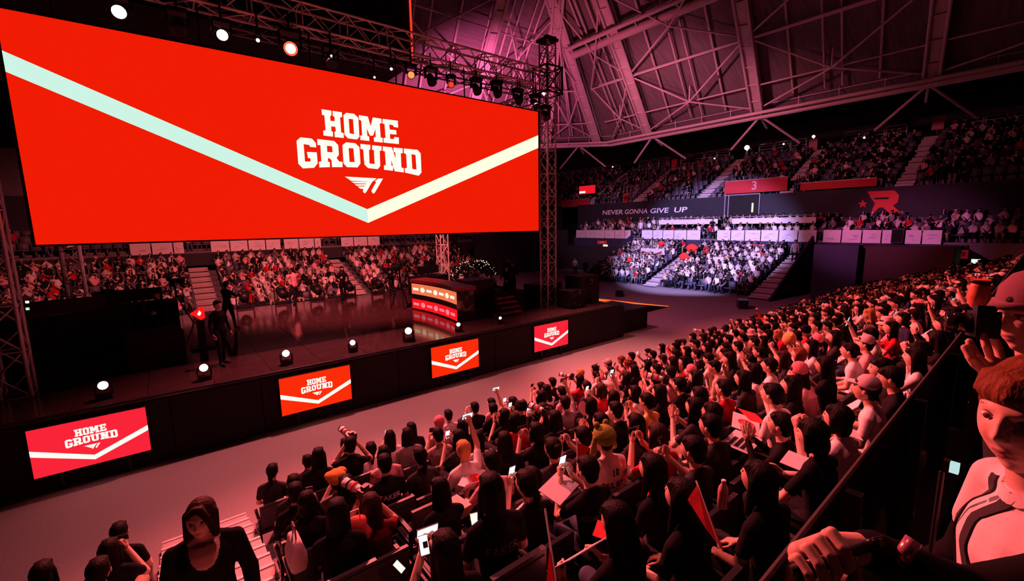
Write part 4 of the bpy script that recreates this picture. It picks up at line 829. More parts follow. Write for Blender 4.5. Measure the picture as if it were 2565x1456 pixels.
# ================================================================== the near audience
def headplane(px, py, dz=0.):
    d = ray(px, py); s = NR/NP; z0 = NZ0+1.205+dz
    return CC+d*((z0+s*NY0-CC.z)/(d.z+s*d.y))
NEAR = [  # pixel of the head, hair, hair colour, top, sleeve, pose, hat
 (796,1149,'long','black','black','long','lap',None), (878,1119,'short','black','black','short','camera',None), (892,1160,'long','black','pink','short','lap',None), (931,1132,'tail','black','white','short','lap',None),
 (969,1169,'short','black','black','short','lap',None), (737,1220,'short','black','charcoal','short','lap',None), (757,1246,'short','brown','grey','short','phone','turban'), (871,1232,'long','black','black','short','chin',None),
 (935,1275,'long','brown','maroon','short','camera',None), (692,1272,'short','black','black','long','lap',None), (648,1292,'bob','black','black','long','phone',None), (986,1094,'long','black','white','short','phone',None),
 (1028,1080,'long','black','black','long','lap',None), (1105,1065,'short','pink','pink','short','lap','beanie'), (1107,1090,'short','black','patterned','short','phone',None), (1156,1074,'long','black','black','short','lap',None),
 (1154,1099,'long','black','charcoal','short','phone',None), (1163,1130,'short','blond','white','short','raise',None), (1200,1106,'long','black','pale grey','short','lap',None), (1245,1027,'short','black','black','short','raise',None),
 (1266,1046,'long','black','black','short','clap',None), (1281,1009,'bob','black','red','short','phone',None), (1306,1036,'curly','black','black','short','phone',None), (1288,1106,'long','black','black','long','lap',None),
 (1333,1090,'bob','black','black','short','phone',None), (1339,1206,'short','black','white','short','phone',None), (1245,1242,'long','black','black','short','lap',None), (1122,1390,'long','black','black','short','phone',None),
 (812,1312,'long','black','black','long','lap',None), (1383,1042,'long','black','black','short','camera',None), (1362,934,'tail','black','black','short','phone',None), (1383,969,'short','black','black','short','lap',None),
 (1422,982,'short','black','pink','short','lap',None), (1455,948,'long','black','red','short','camera',None), (1533,945,'bob','brown','black','short','phone',None), (1545,964,None,'black','white','short','chin','bucket'),
 (1576,917,'curly','ginger','red','short','phone',None), (1586,941,'bob','black','black','short','lap',None), (1624,885,'short','black','black','short','phone',None), (1646,886,'short','black','charcoal','short','lap',None),
 (1657,909,'short','brown','white','short','phone',None), (1666,863,'long','black','white','short','lap',None), (1713,874,'long','black','black','short','chin',None), (1640,944,'short','black','white','short','clap',None),
 (1661,970,'long','black','black','short','lap',None), (1503,977,'bob','brown','red','short','phone',None), (1536,994,'long','black','white','short','raise',None), (1586,1007,'short','black','black','short','lap',None),
 (1629,992,'short','black','yellow','short','phone',None), (1660,1014,'short','black','black','short','camera',None), (1705,1000,'long','black','charcoal','short','clap',None), (1733,962,'long','black','black','short','lap',None),
 (1727,1040,'long','black','black','long','lap',None), (1490,1008,'long','black','black','short','lap',None), (1420,1025,'short','black','grey','short','raise',None), (1480,1182,'short','black','black','short','phone',None),
 (1529,1108,'short','black','white','short','lap','frog'), (1662,1188,'long','black','black','short','lap',None), (1748,1132,'short','black','charcoal','short','phone',None), (1612,1300,'long','black','black','short','sheet',None),
 (1845,988,'long','black','charcoal','short','lap',None), (1900,962,'long','black','white','short','lap',None), (1942,942,'short','black','white','short','clap',None), (1975,872,None,'black','black','short','phone','bonnet'),
 (2077,962,'long','black','black','short','phone',None), (2132,922,'short','black','white','short','lap',None), (2222,912,'short','black','white','short','lap','cap'), (1992,1012,'long','black','black','short','clap',None),
 (1958,1066,'short','black','black','long','clap',None), (2062,1098,'bob','black','black','short','sheet',None), (2208,1096,'short','black','black','short','sheet',None), (2252,985,'short','black','black','short','chin',None),
 (2208,828,'short','black','white','short','sheet',None), (2165,882,'short','black','pink','short','raise','cap'), (1908,884,'short','black','black','short','clap',None), (1812,884,'short','black','white','short','phone',None),
 (1785,905,'short','black','white','short','sheet',None), (1770,1010,'short','black','red','short','clap',None), (1955,905,'long','brown','charcoal','short','lap',None), (2030,830,'curly','black','red','short','lap',None),
 (2110,770,'long','black','black','short','phone',None), (1840,1085,'long','black','charcoal','long','lap',None), (1920,1190,'long','black','black','short','lap',None), (1750,1250,'long','black','black','short','lap',None),
 (1450,1110,'short','black','charcoal','short','phone',None), (1400,1135,'bun','black','charcoal','short','lap',None), (1560,1060,'short','black','white','short','clap',None), (1610,1075,'long','black','charcoal','short','lap',None),
 (1655,1090,'bob','brown','red','short','phone',None), (1790,1075,'short','black','charcoal','short','lap',None), (1060,1150,'tail','black','charcoal','short','lap',None), (1240,1165,'short','black','pink','short','sheet',None),
 (1370,1190,'tail','black','black','short','lap',None), (345,1330,'short','black','black','short','lap',None), (262,1392,'long','black','black','short','phone',None), (130,1432,'long','black','black','long','lap',None), (430,1400,'short','black','black','short','lap',None)]
def face_to(x, y, k=.8): return -math.atan2(5.3-x, 17.5-y)*k*(-1)*-1
taken_l = []
people = []   # (x, y, row, dict)
taken = []
xs_, rw_ = [], []
for q in NEAR:
    p = headplane(q[0], q[1]); r = max(0, min(NROW-1, round((NY0-p.y)/NP))); x = p.x*(nrow(r)[0]/p.y)
    if q[0] > 500: x = max(x, .95)
    else: x = min(x, -.72)
    xs_.append(x); rw_.append(r)
for r in range(NROW):                      # nobody sits on a neighbour's lap: at least 0.47 m between heads of a row
    for side in (0, 1):
        ids = sorted([i for i in range(len(NEAR)) if rw_[i] == r and (NEAR[i][0] > 500) == bool(side)], key=lambda i: xs_[i])
        for _ in range(60):
            for a, b in zip(ids, ids[1:]):
                g = .47-(xs_[b]-xs_[a])
                if g > 0: xs_[a] -= g/2; xs_[b] += g/2
            if side and ids: xs_[ids[0]] = max(xs_[ids[0]], .95)
            if not side and ids: xs_[ids[-1]] = min(xs_[ids[-1]], -.72)
ZD = {(1339, 1206): 4.1, (1245, 1242): 2.95, (969, 1169): 5.2, (1480, 1182): 3.7, (1529, 1108): 4.2, (1122, 1390): 2.6, (935, 1275): 4.1, (812, 1312): 3.6, (871, 1232): 4.7, (1662, 1188): 3.2, (1748, 1132): 3.6, (1958, 1066): 4.0, (2062, 1098): 3.2, (1163, 1130): 5.2, (796, 1149): 6.1, (878, 1119): 6.2}   # depth told by the size of the head
P2, fixed = [], []
for i, q in enumerate(NEAR):
    p = headplane(q[0], q[1]); free = q[1] > 1060 and 500 < q[0] < 1800; zd = ZD.get((q[0], q[1])); fixed.append(zd is not None)
    if zd: p = CC+(CF*FPX+CR*(q[0]-PW/2)-CU*(q[1]-PH/2))*(zd/FPX); free = True
    P2.append([max(p.x, .92), p.y] if free else [xs_[i], nrow(rw_[i])[0]+.03*((i*7) % 5-2)])
for _ in range(40):
    for i in range(len(P2)):
        for j in range(i):
            dx, dy = P2[i][0]-P2[j][0], (P2[i][1]-P2[j][1])*.8; d = math.hypot(dx, dy)
            if 1e-4 < d < .45:
                k = (.45-d)/d*.25
                wi, wj = (0 if fixed[i] else 1), (0 if fixed[j] else 1)
                P2[i][0] += dx*k*wi; P2[i][1] += dy*k*.6*wi; P2[j][0] -= dx*k*wj; P2[j][1] -= dy*k*.6*wj
    for q, o in zip(P2, NEAR):
        if o[0] > 500: q[0] = max(q[0], .92)
for i, (px, py, hk, hc, tp, sl_, ps, ht) in enumerate(NEAR):
    r = max(0, min(NROW-1, round((NY0-P2[i][1])/NP)))
    people.append((P2[i][0], P2[i][1], r, hk, hc, tp, sl_, ps, ht, True)); taken.append((P2[i][0], P2[i][1]))
tops_w = [('black', .36), ('charcoal', .10), ('white', .25), ('pale grey', .06), ('red', .07), ('pink', .08), ('grey', .04), ('beige', .02), ('navy', .02)]
hair_w = [('long', .34), ('short', .36), ('bob', .16), ('tail', .06), ('bun', .03), ('curly', .05)]
pose_w = [('lap', .24), ('phone', .22), ('clap', .17), ('camera', .04), ('chin', .12), ('raise', .015), ('sheet', .09), ('turn', .09)]
def pick(wt):
    r = random.random()*sum(q for _, q in wt)
    for k, q in wt:
        r -= q
        if r <= 0: return k
    return wt[0][0]
fill = []
for r in range(NROW):
    y, z = nrow(r); x = 1.0+.25*(r % 2)
    while x < 31:
        xx, yy = x+random.uniform(-.06, .06), y+random.uniform(-.08, .06); x += .53
        if any(abs(yy-b) < .42 and abs(xx-a) < .46 for a, b in taken): continue
        u, v, d = proj((xx, yy, z+1.2))
        if not (-20 < u < 2600 and v < 1500) or (d < 3.2 and u > 1000): continue
        if (1010 < u < 1190 and 1230 < v < 1456): continue
        if random.random() < .035 or any(a < u < c and b < v < e for a, b, c, e in ((1790, 1030, 1935, 1160), (1960, 1110, 2060, 1210), (1150, 1150, 1240, 1240), (1375, 1190, 1440, 1260), (1480, 1290, 1560, 1370), (1260, 1210, 1440, 1430), (2150, 800, 2200, 860))): continue
        if xx < 2.4: fill.append((xx, yy, r, pick(hair_w), 'black', pick([('black', .7), ('charcoal', .3)]), 'short', pick([('lap', .6), ('chin', .4)]), None, False)); continue
        fill.append((xx, yy, r, pick(hair_w), 'black' if random.random() < .93 else random.choice(('brown', 'brown', 'blond', 'ginger')), pick(tops_w), 'short' if random.random() < .7 else 'long', pick(pose_w), pick([(None, .91), ('cap', .05), ('bucket', .02), ('beanie', .02)]), False))
allp = people+sorted(fill, key=lambda q: q[0]**2+q[1]**2)
NIND = 268
ind, rest = allp[:NIND], allp[NIND:]
words = ['first', 'second', 'third', 'fourth', 'fifth', 'sixth', 'seventh', 'eighth', 'ninth']
rown = ['front', 'second', 'third', 'fourth', 'fifth', 'sixth', 'seventh', 'eighth', 'rear']
left_lab = {345: 'dark-haired', 262: 'long-haired', 130: 'cloaked', 430: 'short-haired'}
byrow = {}
for i, q in enumerate(ind): byrow.setdefault((q[2], q[0] > -.35), []).append(i)
rank = {}
for k, l in byrow.items():
    for n_, i in enumerate(sorted(l, key=lambda i: ind[i][0])): rank[i] = n_+1
def ordw(n): return {1: '1st', 2: '2nd', 3: '3rd'}.get(n % 10 if n % 100 not in (11, 12, 13) else 0, None) and '%d%s' % (n, {1: 'st', 2: 'nd', 3: 'rd'}[n % 10]) or '%dth' % n
seat_back = MB().bx(-.22, .22, -.225, -.185, .50, .86).bx(-.20, .20, -.235, -.225, .54, .82).mesh('backrest', m_seat)
seat_pan = MB().bx(-.22, .22, -.19, .22, .40, .445).bx(-.20, .20, -.17, .205, .445, .455).mesh('seat_pan', m_seat)
seat_leg = MB().bx(-.02, .02, -.17, .17, 0, .40).mesh('leg', m_blkm)
seat_arm = MB().bx(-.02, .02, -.2, .14, .62, .65).bx(-.015, .015, -.2, -.16, .40, .65).mesh('armrest', m_blkm)
def seat(x, y, z, lab):
    e = empty('tip_up_seat', (x, y, z)); tag(e, lab, 'seat', 'seats of the near stand')
    link('seat_pan', seat_pan, e); link('backrest', seat_back, e)
    for s in (-.235, .235): link('leg', seat_leg, e, (s, 0, 0)); link('armrest', seat_arm, e, (s, 0, 0))
    return e
g_ph = glow('phone_screen', (.80, .88, 1), 1.6); g_ph2 = glow('phone_screen_warm', (1, .93, .72), 1.2); m_ph = mat('phone_case', (.03, .03, .035), .3, noise=0); m_phw = mat('phone_case_white', (.8, .78, .76), .35, noise=0)
ph_b = MB().bx(-.037, .037, -.004, .004, -.075, .075).mesh('phone_case', m_ph); ph_s = MB().bx(-.034, .034, -.0055, -.004, -.070, .070).mesh('phone_screen', g_ph)
m_lens = mat('lens_white', (.75, .68, .66), .5, noise=.05)
def tele(loc, rz, tilt, label, white=True, L=.26):
    e = empty('telephoto_camera', loc, rz); tag(e, label, 'camera', 'cameras with long lenses in the audience'); M = Matrix.Rotation(tilt, 4, 'X')
    o = MB().bx(-.07, .07, -.05, .03, -.05, .05).bx(-.035, .035, -.03, .02, .05, .075).obj('camera_body', m_blkm, e); o.matrix_local = M
    o = MB().tube((0, .03, 0), (0, .10, 0), .036, .040, 14).tube((0, .10, 0), (0, .03+L, 0), .042, .050, 14).obj('lens_barrel', m_lens if white else m_blkm, e, True); o.matrix_local = M
    for k in (.12, .19, .03+L-.02): o = MB().tube((0, k, 0), (0, k+.018, 0), .052, .052, 14).obj('lens_ring', m_rlogo if k == .12 else m_blkm, e, True); o.matrix_local = M
lit = {1154, 1107, 1306, 1333, 1281, 1660, 1629, 1657}
for i, q in enumerate(ind):
    x, y, r, hk, hc, tp, sl_, ps, ht, ex = q
    z = nrow(r)[1]
    if ex: z += NR/NP*(nrow(r)[0]-y)
    if ex and (NEAR[i][0], NEAR[i][1]) in ZD: z = (CC+(CF*FPX+CR*(NEAR[i][0]-PW/2)-CU*(NEAR[i][1]-PH/2))*(ZD[(NEAR[i][0], NEAR[i][1])]/FPX)).z-1.205
    rz = math.atan2(x-5.3, 18-y)*.8+random.uniform(-.14, .14)
    if x < .2: rz = -.15
    sc = random.uniform(.95, 1.04) if not ex else 1.
    o = person(ps, (x, y, z), rz, tp, hk, hc, sl_, random.choice((0, 0, 1, 1, 2)), random.choice((0, 0, 0, 1, 2)), sc, ht)
    who = (HATS[ht]+' wearer') if ht else (HAIRW[hk] if hc == 'black' else hc+'-'+HAIRW[hk])+' person'
    if x < -.35: lab = '%s silhouetted left of the stairs, %s' % (who, {345: 'nearest the woman on the steps', 262: 'second from the left', 130: 'leftmost at the bottom', 430: 'hidden behind the woman'}[NEAR[i][0]])
    else: lab = '%s in %s, %s row above the floor, %s from the stairs' % (who, tp, rown[r], ordw(rank[i]))
    tag(o, lab, 'person', 'seated audience in the near stand'); q_lab = '%s row, %s from the stairs' % (rown[r], ordw(rank[i])) if x > -.35 else 'left of the stairs, row %d' % (r+1)
    seat(x, y-.02, z, 'dark tip-up seat under the %s audience member' % q_lab if x > -.35 else 'dark tip-up seat left of the stairs, '+{345: 'nearest the woman', 262: 'second from left', 130: 'leftmost', 430: 'behind the woman'}[NEAR[i][0]])
    W = Matrix.Translation((x, y, z)) @ Matrix.Rotation(rz, 4, 'Z') @ Matrix.Diagonal((sc, sc, sc, 1))
    if ps in ('phone', 'raise') and (random.random() < .62 or ex):
        M = W @ (Matrix.Translation((0, .372, 1.12)) if ps == 'phone' else Matrix.Translation((.225, .305, 1.47))) @ Matrix.Rotation(.25, 4, 'X') @ Matrix.Rotation(random.choice((0, 0, 1.57)), 4, 'Y')
        e = empty('phone'); e.matrix_world = M; tag(e, 'phone held up by the audience member in the '+q_lab, 'phone', 'phones in the audience'); link('phone_case', ph_b, e)
        s = link('phone_screen', ph_s, e)
        if not (random.random() < .42 or (ex and False)): s.material_slots[0].link = 'OBJECT'; s.material_slots[0].material = m_blkg
    if ps == 'camera':
        p = W @ V((0, .30, 1.215)); tele(p, rz+(.5 if ex else 0), .12, 'long-lens camera raised by the audience member in the '+q_lab, random.random() < .75 or ex)
    if ps == 'sheet' and random.random() < .8:
        M = W @ Matrix.Translation((0, .37, .80)) @ Matrix.Rotation(.75, 4, 'X'); e = empty('paper_sign'); e.matrix_world = M; tag(e, 'paper sign held by the audience member in the '+q_lab, 'paper', 'paper signs in the audience')
        slab('sheet', (0, 0, 0), (.40, .006, .28), m_board, e); slab('print', (.04, -.004, .02), (.18, .002, .14), m_rlogo, e)
    if ex:
        k_ = NEAR[i][0]
        if k_ == 969: ptext(o, ps, 'FAKER', .86, .085, m_lav)
        if k_ == 1245 and NEAR[i][1] > 1200: ptext(o, ps, 'FAKER', .86, .085, TOP['grey'])
        if k_ == 871: ptext(o, ps, 'KE', .84, .07, m_lav)
        if k_ == 1480: ptext(o, ps, 'GUMAYUSI', .86, .062, TOP['grey'])
        if k_ == 1529: ptext(o, ps, '10', .93, .09, TOP['charcoal']); ptext(o, ps, 'M.S. RYU', .82, .07, TOP['charcoal'])
        if k_ == 1163: ptext(o, ps, 'T1', .80, .08, TOP['grey'])
# ================================================================== the far audience: past counting, one object
def lowpoly(pose, hk, ratio=.016):
    mb = MB(); b = PROTO[pose][0]; merge(mb, b, None, {6: 4, 7: 4}); merge(mb, HM[hk][0], PROTO[pose][2]); nb = len(b.f); mb.m = [q for q in mb.m[:nb]]+[7]*(len(mb.f)-nb)
    me = mb.mesh('lp', [m_feat]*8); me = evaluated(me, [('DECIMATE', dict(ratio=ratio)), ('TRIANGULATE', {})])
    n = len(me.vertices); v = np.empty(n*3); me.vertices.foreach_get('co', v); k = len(me.polygons); f = np.array([tuple(p.vertices) for p in me.polygons]); m = np.array([p.material_index for p in me.polygons])
    return v.reshape(n, 3), f, m
LP = [lowpoly(p, h) for p, h in (('lap', 'short'), ('lap', 'long'), ('clap', 'short'), ('phone', 'long'), ('chin', 'bob'), ('phone', 'short'), ('turn', 'long'))]
CM = [SK[0], SK[1], m_feat, m_shoe, HAIR['black'], HAIR['brown'], PANT[0], PANT[1], PANT[2]]+[TOP[k] for k in ('black', 'charcoal', 'white', 'pale grey', 'red', 'pink', 'grey', 'beige', 'navy')]
TI = {k: 9+i for i, k in enumerate(('black', 'charcoal', 'white', 'pale grey', 'red', 'pink', 'grey', 'beige', 'navy'))}
def bigmesh(name, vs, fs, ms, mats):
    v = np.concatenate(vs); f = np.concatenate(fs); m = np.concatenate(ms); me = bpy.data.meshes.new(name)
    me.vertices.add(len(v)); me.vertices.foreach_set('co', v.astype(np.float32).ravel()); me.loops.add(f.size); me.loops.foreach_set('vertex_index', f.astype(np.int32).ravel())
    me.polygons.add(len(f)); me.polygons.foreach_set('loop_start', np.arange(0, f.size, f.shape[1], dtype=np.int32)); 
    for q in mats: me.materials.append(q)
    me.polygons.foreach_set('material_index', m.astype(np.int32)); me.update(calc_edges=True); me.validate(); return me
cv_, cf_, cm_, off = [], [], [], 0
sv_, sf_, soff = [], [], 0
sbox = MB().bx(-.22, .22, -.24, -.19, .36, .84).bx(-.22, .22, -.2, .2, .38, .44).bx(-.03, .03, -.12, .1, 0, .38); SBV, SBF = np.array(sbox.v), np.array(sbox.f)
def put(x, y, z, rz, wt, sc=1.):
    global off
    v, f, m = LP[random.randrange(len(LP))]; c, s = math.cos(rz), math.sin(rz); v = v*sc
    cv_.append(np.stack([v[:, 0]*c-v[:, 1]*s+x, v[:, 0]*s+v[:, 1]*c+y, v[:, 2]+z], 1)); cf_.append(f+off); off += len(v)
    sk = random.choice((0, 1)); t = TI[pick(wt)]; mp = np.array([sk, t, random.choice((6, 6, 7, 8)), 3, 2, sk if random.random() < .7 else t, 2, 4 if random.random() < .88 else 5]); cm_.append(mp[m])
def chair(x, y, z, rz):
    global soff
    c, s = math.cos(rz), math.sin(rz); v = SBV; sv_.append(np.stack([v[:, 0]*c-v[:, 1]*s+x, v[:, 0]*s+v[:, 1]*c+y, v[:, 2]+z], 1)); sf_.append(SBF+soff); soff += len(v)
W_n = [('black', .50), ('charcoal', .15), ('white', .14), ('red', .07), ('pink', .05), ('grey', .09)]
for q in rest:
    z = nrow(q[2])[1]; put(q[0], q[1], z, math.atan2(q[0]-5.3, 18-q[1])*.8+random.uniform(-.2, .2), W_n); chair(q[0], q[1], z, 0)
W_v = [('white', .34), ('pale grey', .16), ('black', .24), ('charcoal', .08), ('red', .05), ('grey', .06), ('beige', .03), ('navy', .04)]
W_u = [('black', .50), ('charcoal', .20), ('grey', .08), ('white', .09), ('red', .05), ('pink', .08)]
W_r = [('white', .28), ('pink', .10), ('black', .32), ('charcoal', .10), ('red', .06), ('pale grey', .08), ('grey', .06)]
for j in range(ER):                                        # end stand, lower tier
    x, z = 29.5+EP*j+.30, .10+EZ*j
    for y in np.arange(12.9, 26.2, .50):
        if 19.3 < y < 20.7: continue
        chair(x, y, z, math.pi/2)
        if random.random() < (.93 if y < 24 or j > 1 else .8): put(x, y+random.uniform(-.06, .06), z, math.pi/2+random.uniform(-.25, .35), W_v)
for j in range(3):                                         # end balcony
    x, z = 36.15+.78*j+.32, 3.55+.34*j
    for y in np.arange(1., 33.8, .5):
        if j < 2 and (11.2 < y < 24.2) and j == 1: continue
        chair(x, y, z, math.pi/2)
        if random.random() < (.55 if y > 24.5 else .9 if y > 11 else .55): put(x, y, z, math.pi/2+random.uniform(-.3, .4), W_v)
for j in range(UR):                                        # end stand, upper tier
    x, z = 38.75+UP*j+.34, 7.10+UZ*j
    for y in np.arange(-1., 49, .5):
        if min(abs(y-a) for a in (34.6, 28.0, 21.0, 14.2, 7.2)) < .62: continue
        chair(x, y, z, math.pi/2)
        if random.random() < (.50 if j < 7 else .34): put(x, y, z, math.pi/2+random.uniform(-.3, .4), W_u)
for j in range(ER):                                        # back stand, lower tier
    y, z = 29.5+EP*j+.30, .10+EZ*j
    for x in np.arange(-13, 21.3, .50):
        if min(abs(x-1.85), abs(x-10.45)) < .68: continue
        chair(x, y, z, math.pi)
        if random.random() < .93: put(x+random.uniform(-.05, .05), y, z, math.pi-.25*(x-5)/16+random.uniform(-.25, .25), W_r)
for j in range(3):
    y, z = 36.15+.78*j+.32, 3.55+.34*j
    for x in np.arange(-15, 35.5, .5):
        chair(x, y, z, math.pi)
        if random.random() < .55: put(x, y, z, math.pi+random.uniform(-.3, .3), W_r)
for j in range(UR):
    y, z = 38.75+UP*j+.34, 7.10+UZ*j
    for x in np.arange(14, 38, .5):
        chair(x, y, z, math.pi)
        if random.random() < .6: put(x, y, z, math.pi+random.uniform(-.3, .3), W_r)
tag(link('seated_crowd', bigmesh('seated_crowd', cv_, cf_, cm_, CM)), 'distant seated crowd filling the far stands and the far end of the near stand', 'crowd', kind='stuff')
tag(link('stadium_seats', bigmesh('stadium_seats', sv_, sf_, [np.zeros(len(np.concatenate(sf_)), int)], [m_seatf])), 'rows of grey seats in the far stands', 'seats', kind='stuff')
# ================================================================== people on and around the stage
def stander(x, y, z, rz, label, pose='stand', top='black', hk='short', sl_='long', sc=1., pant=0, grp='crew on and around the stage', hat=None):
    return tag(person(pose, (x, y, z), rz, top, hk, 'black', sl_, 1, pant, sc, hat), label, 'person', grp)
stander(1.66, 18.3, SZ, -.9, 'person in black standing mid-stage left of the glossy floor', 'reach')
stander(-.2, 17.2, SZ, 2.6, 'dark crew member beside the glowing red triangle', 'reach')
stander(1.0, 13.6, SZ, -2.6, 'crew member in black at the stage front behind the second footlight')
stander(-1.6, 21.4, SZ, 3.0, 'dark figure standing behind the black player booth', 'reach')
stander(-3.9, 18.9, SZ, 2.4, 'dark figure operating the far left camera', 'reach')
stander(-4.9, 20.9, SZ, 2.8, 'dark figure at the left edge of the back stage')
stander(6.6, 21.2, SZ, 3.0, 'small performer in black at the rear stage centre', 'reach', 'black', 'long')
stander(4.7, 22.2, SZ, .4, 'person in pale top behind the black rear lights', 'reach', 'pink', 'short')
stander(12.0, 15.5, SZ, 2.2, 'musician in black right of the red stage steps', 'reach', 'black', 'long')
stander(13.3, 16.7, SZ, 2.6, 'crew member in black by the mixer table', 'reach')
stander(14.3, 18.0, SZ, 2.9, 'crew member in dark clothes behind the tall tower', 'stand', 'charcoal')
stander(9.3, 21.9, SZ, 2.9, 'person in black behind the curved desk', 'reach', 'black', 'long')
stander(15.1, 19.4, SZ, 2.4, 'dark-clad crew member near the far truss tower')
p = atz(1440, 690, 0); stander(p.x, p.y, 0, 2.2, 'person in white shirt by the dark tunnel left of the violet crowd', 'stand', 'white')
p = atz(1466, 697, 0); stander(p.x, p.y, 0, 2.4, 'person in black beside the dark tunnel', 'stand', 'black')
stander(34.0, 26.9, 0.0, 2.0, 'guard in dark clothes below the sloping wall of the end stand', 'stand', 'navy')
stander(36.6, 26.0, 3.55, 1.6, 'person in pale clothes standing at the balcony gap, left', 'stand', 'white', 'long'); stander(36.6, 18.9, 3.55, 1.6, 'person in black standing at the balcony gap above the violet aisle', 'stand', 'black'); stander(35.0, 12.0, 1.9, 1.7, 'person in pale top standing high on the right aisle of the violet stand', 'stand', 'pale grey', 'short')
# red supporter cloths in the violet stand
for k, (x, y, z, s, lb) in enumerate(((33.9, 19.1, 2.45, .62, 'large red cloth bundle beside the violet aisle'), (32.6, 19.0, 1.9, .5, 'red cloth held below the large bundle'), (31.2, 23.2, 1.5, .35, 'red cloth in the left half of the violet crowd'), (34.6, 22.4, 2.7, .4, 'red cloth high in the left half of the violet crowd'))):
    mb = MB().ell((0, 0, 0), (s*.45, s*.8, s*.55), 14, 10)
    mb.v = [(a*(1+.25*math.sin(7*b+k)), b*(1+.2*math.sin(9*c+2*k)), c*(1+.2*math.cos(6*a+5*b))) for a, b, c in mb.v]
    tag(mb.obj('supporter_cloth', mat('bright_red_cloth', (.85, .04, .025), .85, noise=.2, bump=.3), None, True, (x, y, z+.35)), lb, 'cloth', 'red cloths in the violet stand')
for k, (x, y, z, w_, h_, lb) in enumerate(((33.2, 22.3, 2.5, 2.3, .55, 'wide white banner with red chevron held in the violet stand'), (31.6, 25.0, 1.8, .6, .5, 'small white placard at the left of the violet crowd'), (32.2, 16.0, 2.1, .8, .6, 'white placard in the right half of the violet crowd'), (33.4, 14.0, 2.5, .8, .5, 'white placard high in the right half of the violet crowd'))):
    e = empty('supporter_banner', (x, y, z)); tag(e, lb, 'banner', 'white banners in the violet stand'); MB().box((0, 0, 0), (.02, w_, h_), M=Matrix.Rotation(-.35, 3, 'Y')).obj('sheet', m_white, e)
    if k == 0:
        for s in (-1, 1): MB().add([(-.10, s*.02, -.22), (-.10, s*.9, .02), (-.10, s*.9, -.06), (-.10, s*.02, -.27), (-.16, s*.02, -.22), (-.16, s*.9, .02), (-.16, s*.9, -.06), (-.16, s*.02, -.27)], [(0, 1, 2, 3), (7, 6, 5, 4), (0, 4, 5, 1), (2, 6, 7, 3)]).obj('chevron_print', m_rlogo, e)
# ================================================================== barrier beside the camera
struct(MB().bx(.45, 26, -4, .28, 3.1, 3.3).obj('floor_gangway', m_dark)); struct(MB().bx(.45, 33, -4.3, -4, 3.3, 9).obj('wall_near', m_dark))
ba, bb = V((.55, .375, 0)), V((24, .78, 0)); bd = (bb-ba).normalized(); bn = V((-bd.y, bd.x, 0)); L_ = (bb-ba).length
br = empty('glass_barrier', (ba.x, ba.y, 3.2)); br.rotation_euler = (0, 0, math.atan2(bd.y, bd.x)); tag(br, 'dark glass barrier with thin steel top rail at the right foreground', 'barrier')
m_gl = mat('smoked_glass', (.018, .010, .013), .10, noise=.15, scale=3, spec=.5)
npan = 20
for i in range(npan):
    x0 = L_*i/npan; slab('glass_panel', (x0+L_/npan/2, 0, .45), (L_/npan-.03, .02, .90), m_gl, br); slab('post', (x0, -.035, .45), (.04, .05, .90), m_blkm, br)
    for z in (.15, .75): slab('clamp', (x0+.06, -.03, z), (.06, .04, .05), m_rail, br)
slab('top_rail', (L_/2, 0, .912), (L_, .007, .024), mat('dark_steel', (.20, .18, .18), .4, metal=.5), br)
al = empty('barrier_glint', atd(2391, 1172, 1.55)); tag(al, 'small white glowing chip added for a glint at the glass barrier', 'lamp'); MB().bx(-.008, .008, -.008, .008, -.012, .012).obj('glint_face', glow('glint_white', K_(190, 225, 225), 1.0), al); MB().bx(-.010, .010, .008, .02, -.014, .014).obj('housing', m_blkm, al); rod('bracket', (0, .02, -.02), (0, .02, -1.0), .006, m_blkm, al)  # added glowing chip imitates a light's glint; no aisle lamp stands here

# fairy-lit plant by the far tower
fl0 = empty('fairy_light_shrub', (14.1, 21.2, SZ+.01)); tag(fl0, 'dark shrub wound with tiny warm lights behind the curved desk', 'plant')
m_leaf = mat('dark_leaf', (.012, .02, .010), .8, noise=.3); g_fl = glow('fairy_light', (1, .85, .60), 1.5)
mb = MB()
for _ in range(420):
    a, b, r = random.uniform(0, 6.28), random.uniform(-.2, 1.3), random.uniform(.5, 1.); c = V((1.5*r*math.cos(a)*math.cos(b), .8*r*math.sin(a)*math.cos(b), .75+.75*r*math.sin(b))); d = V((random.gauss(0, 1), random.gauss(0, 1), random.gauss(0, 1))).normalized()*.12; e_ = d.cross(V((.3, .5, .8))).normalized()*.04
    mb.add([c-d, c+e_, c+d, c-e_], [(0, 1, 2, 3)])
lv = mb.obj('leaves', m_leaf, fl0); lv['kind'] = 'stuff'
MB().path([(0, 0, 0), (.1, 0, .5), (-.05, .05, 1.0)], .05).obj('stem', m_leaf, fl0)
bm_ = MB().ell((0, 0, 0), (.022, .022, .022), 6, 4).mesh('bulb', g_fl)
for _ in range(70):
    a, b = random.uniform(0, 6.28), random.uniform(-.1, 1.3); link('bulb', bm_, fl0, (1.55*math.cos(a)*math.cos(b), .85*math.sin(a)*math.cos(b), .75+.8*math.sin(b)))
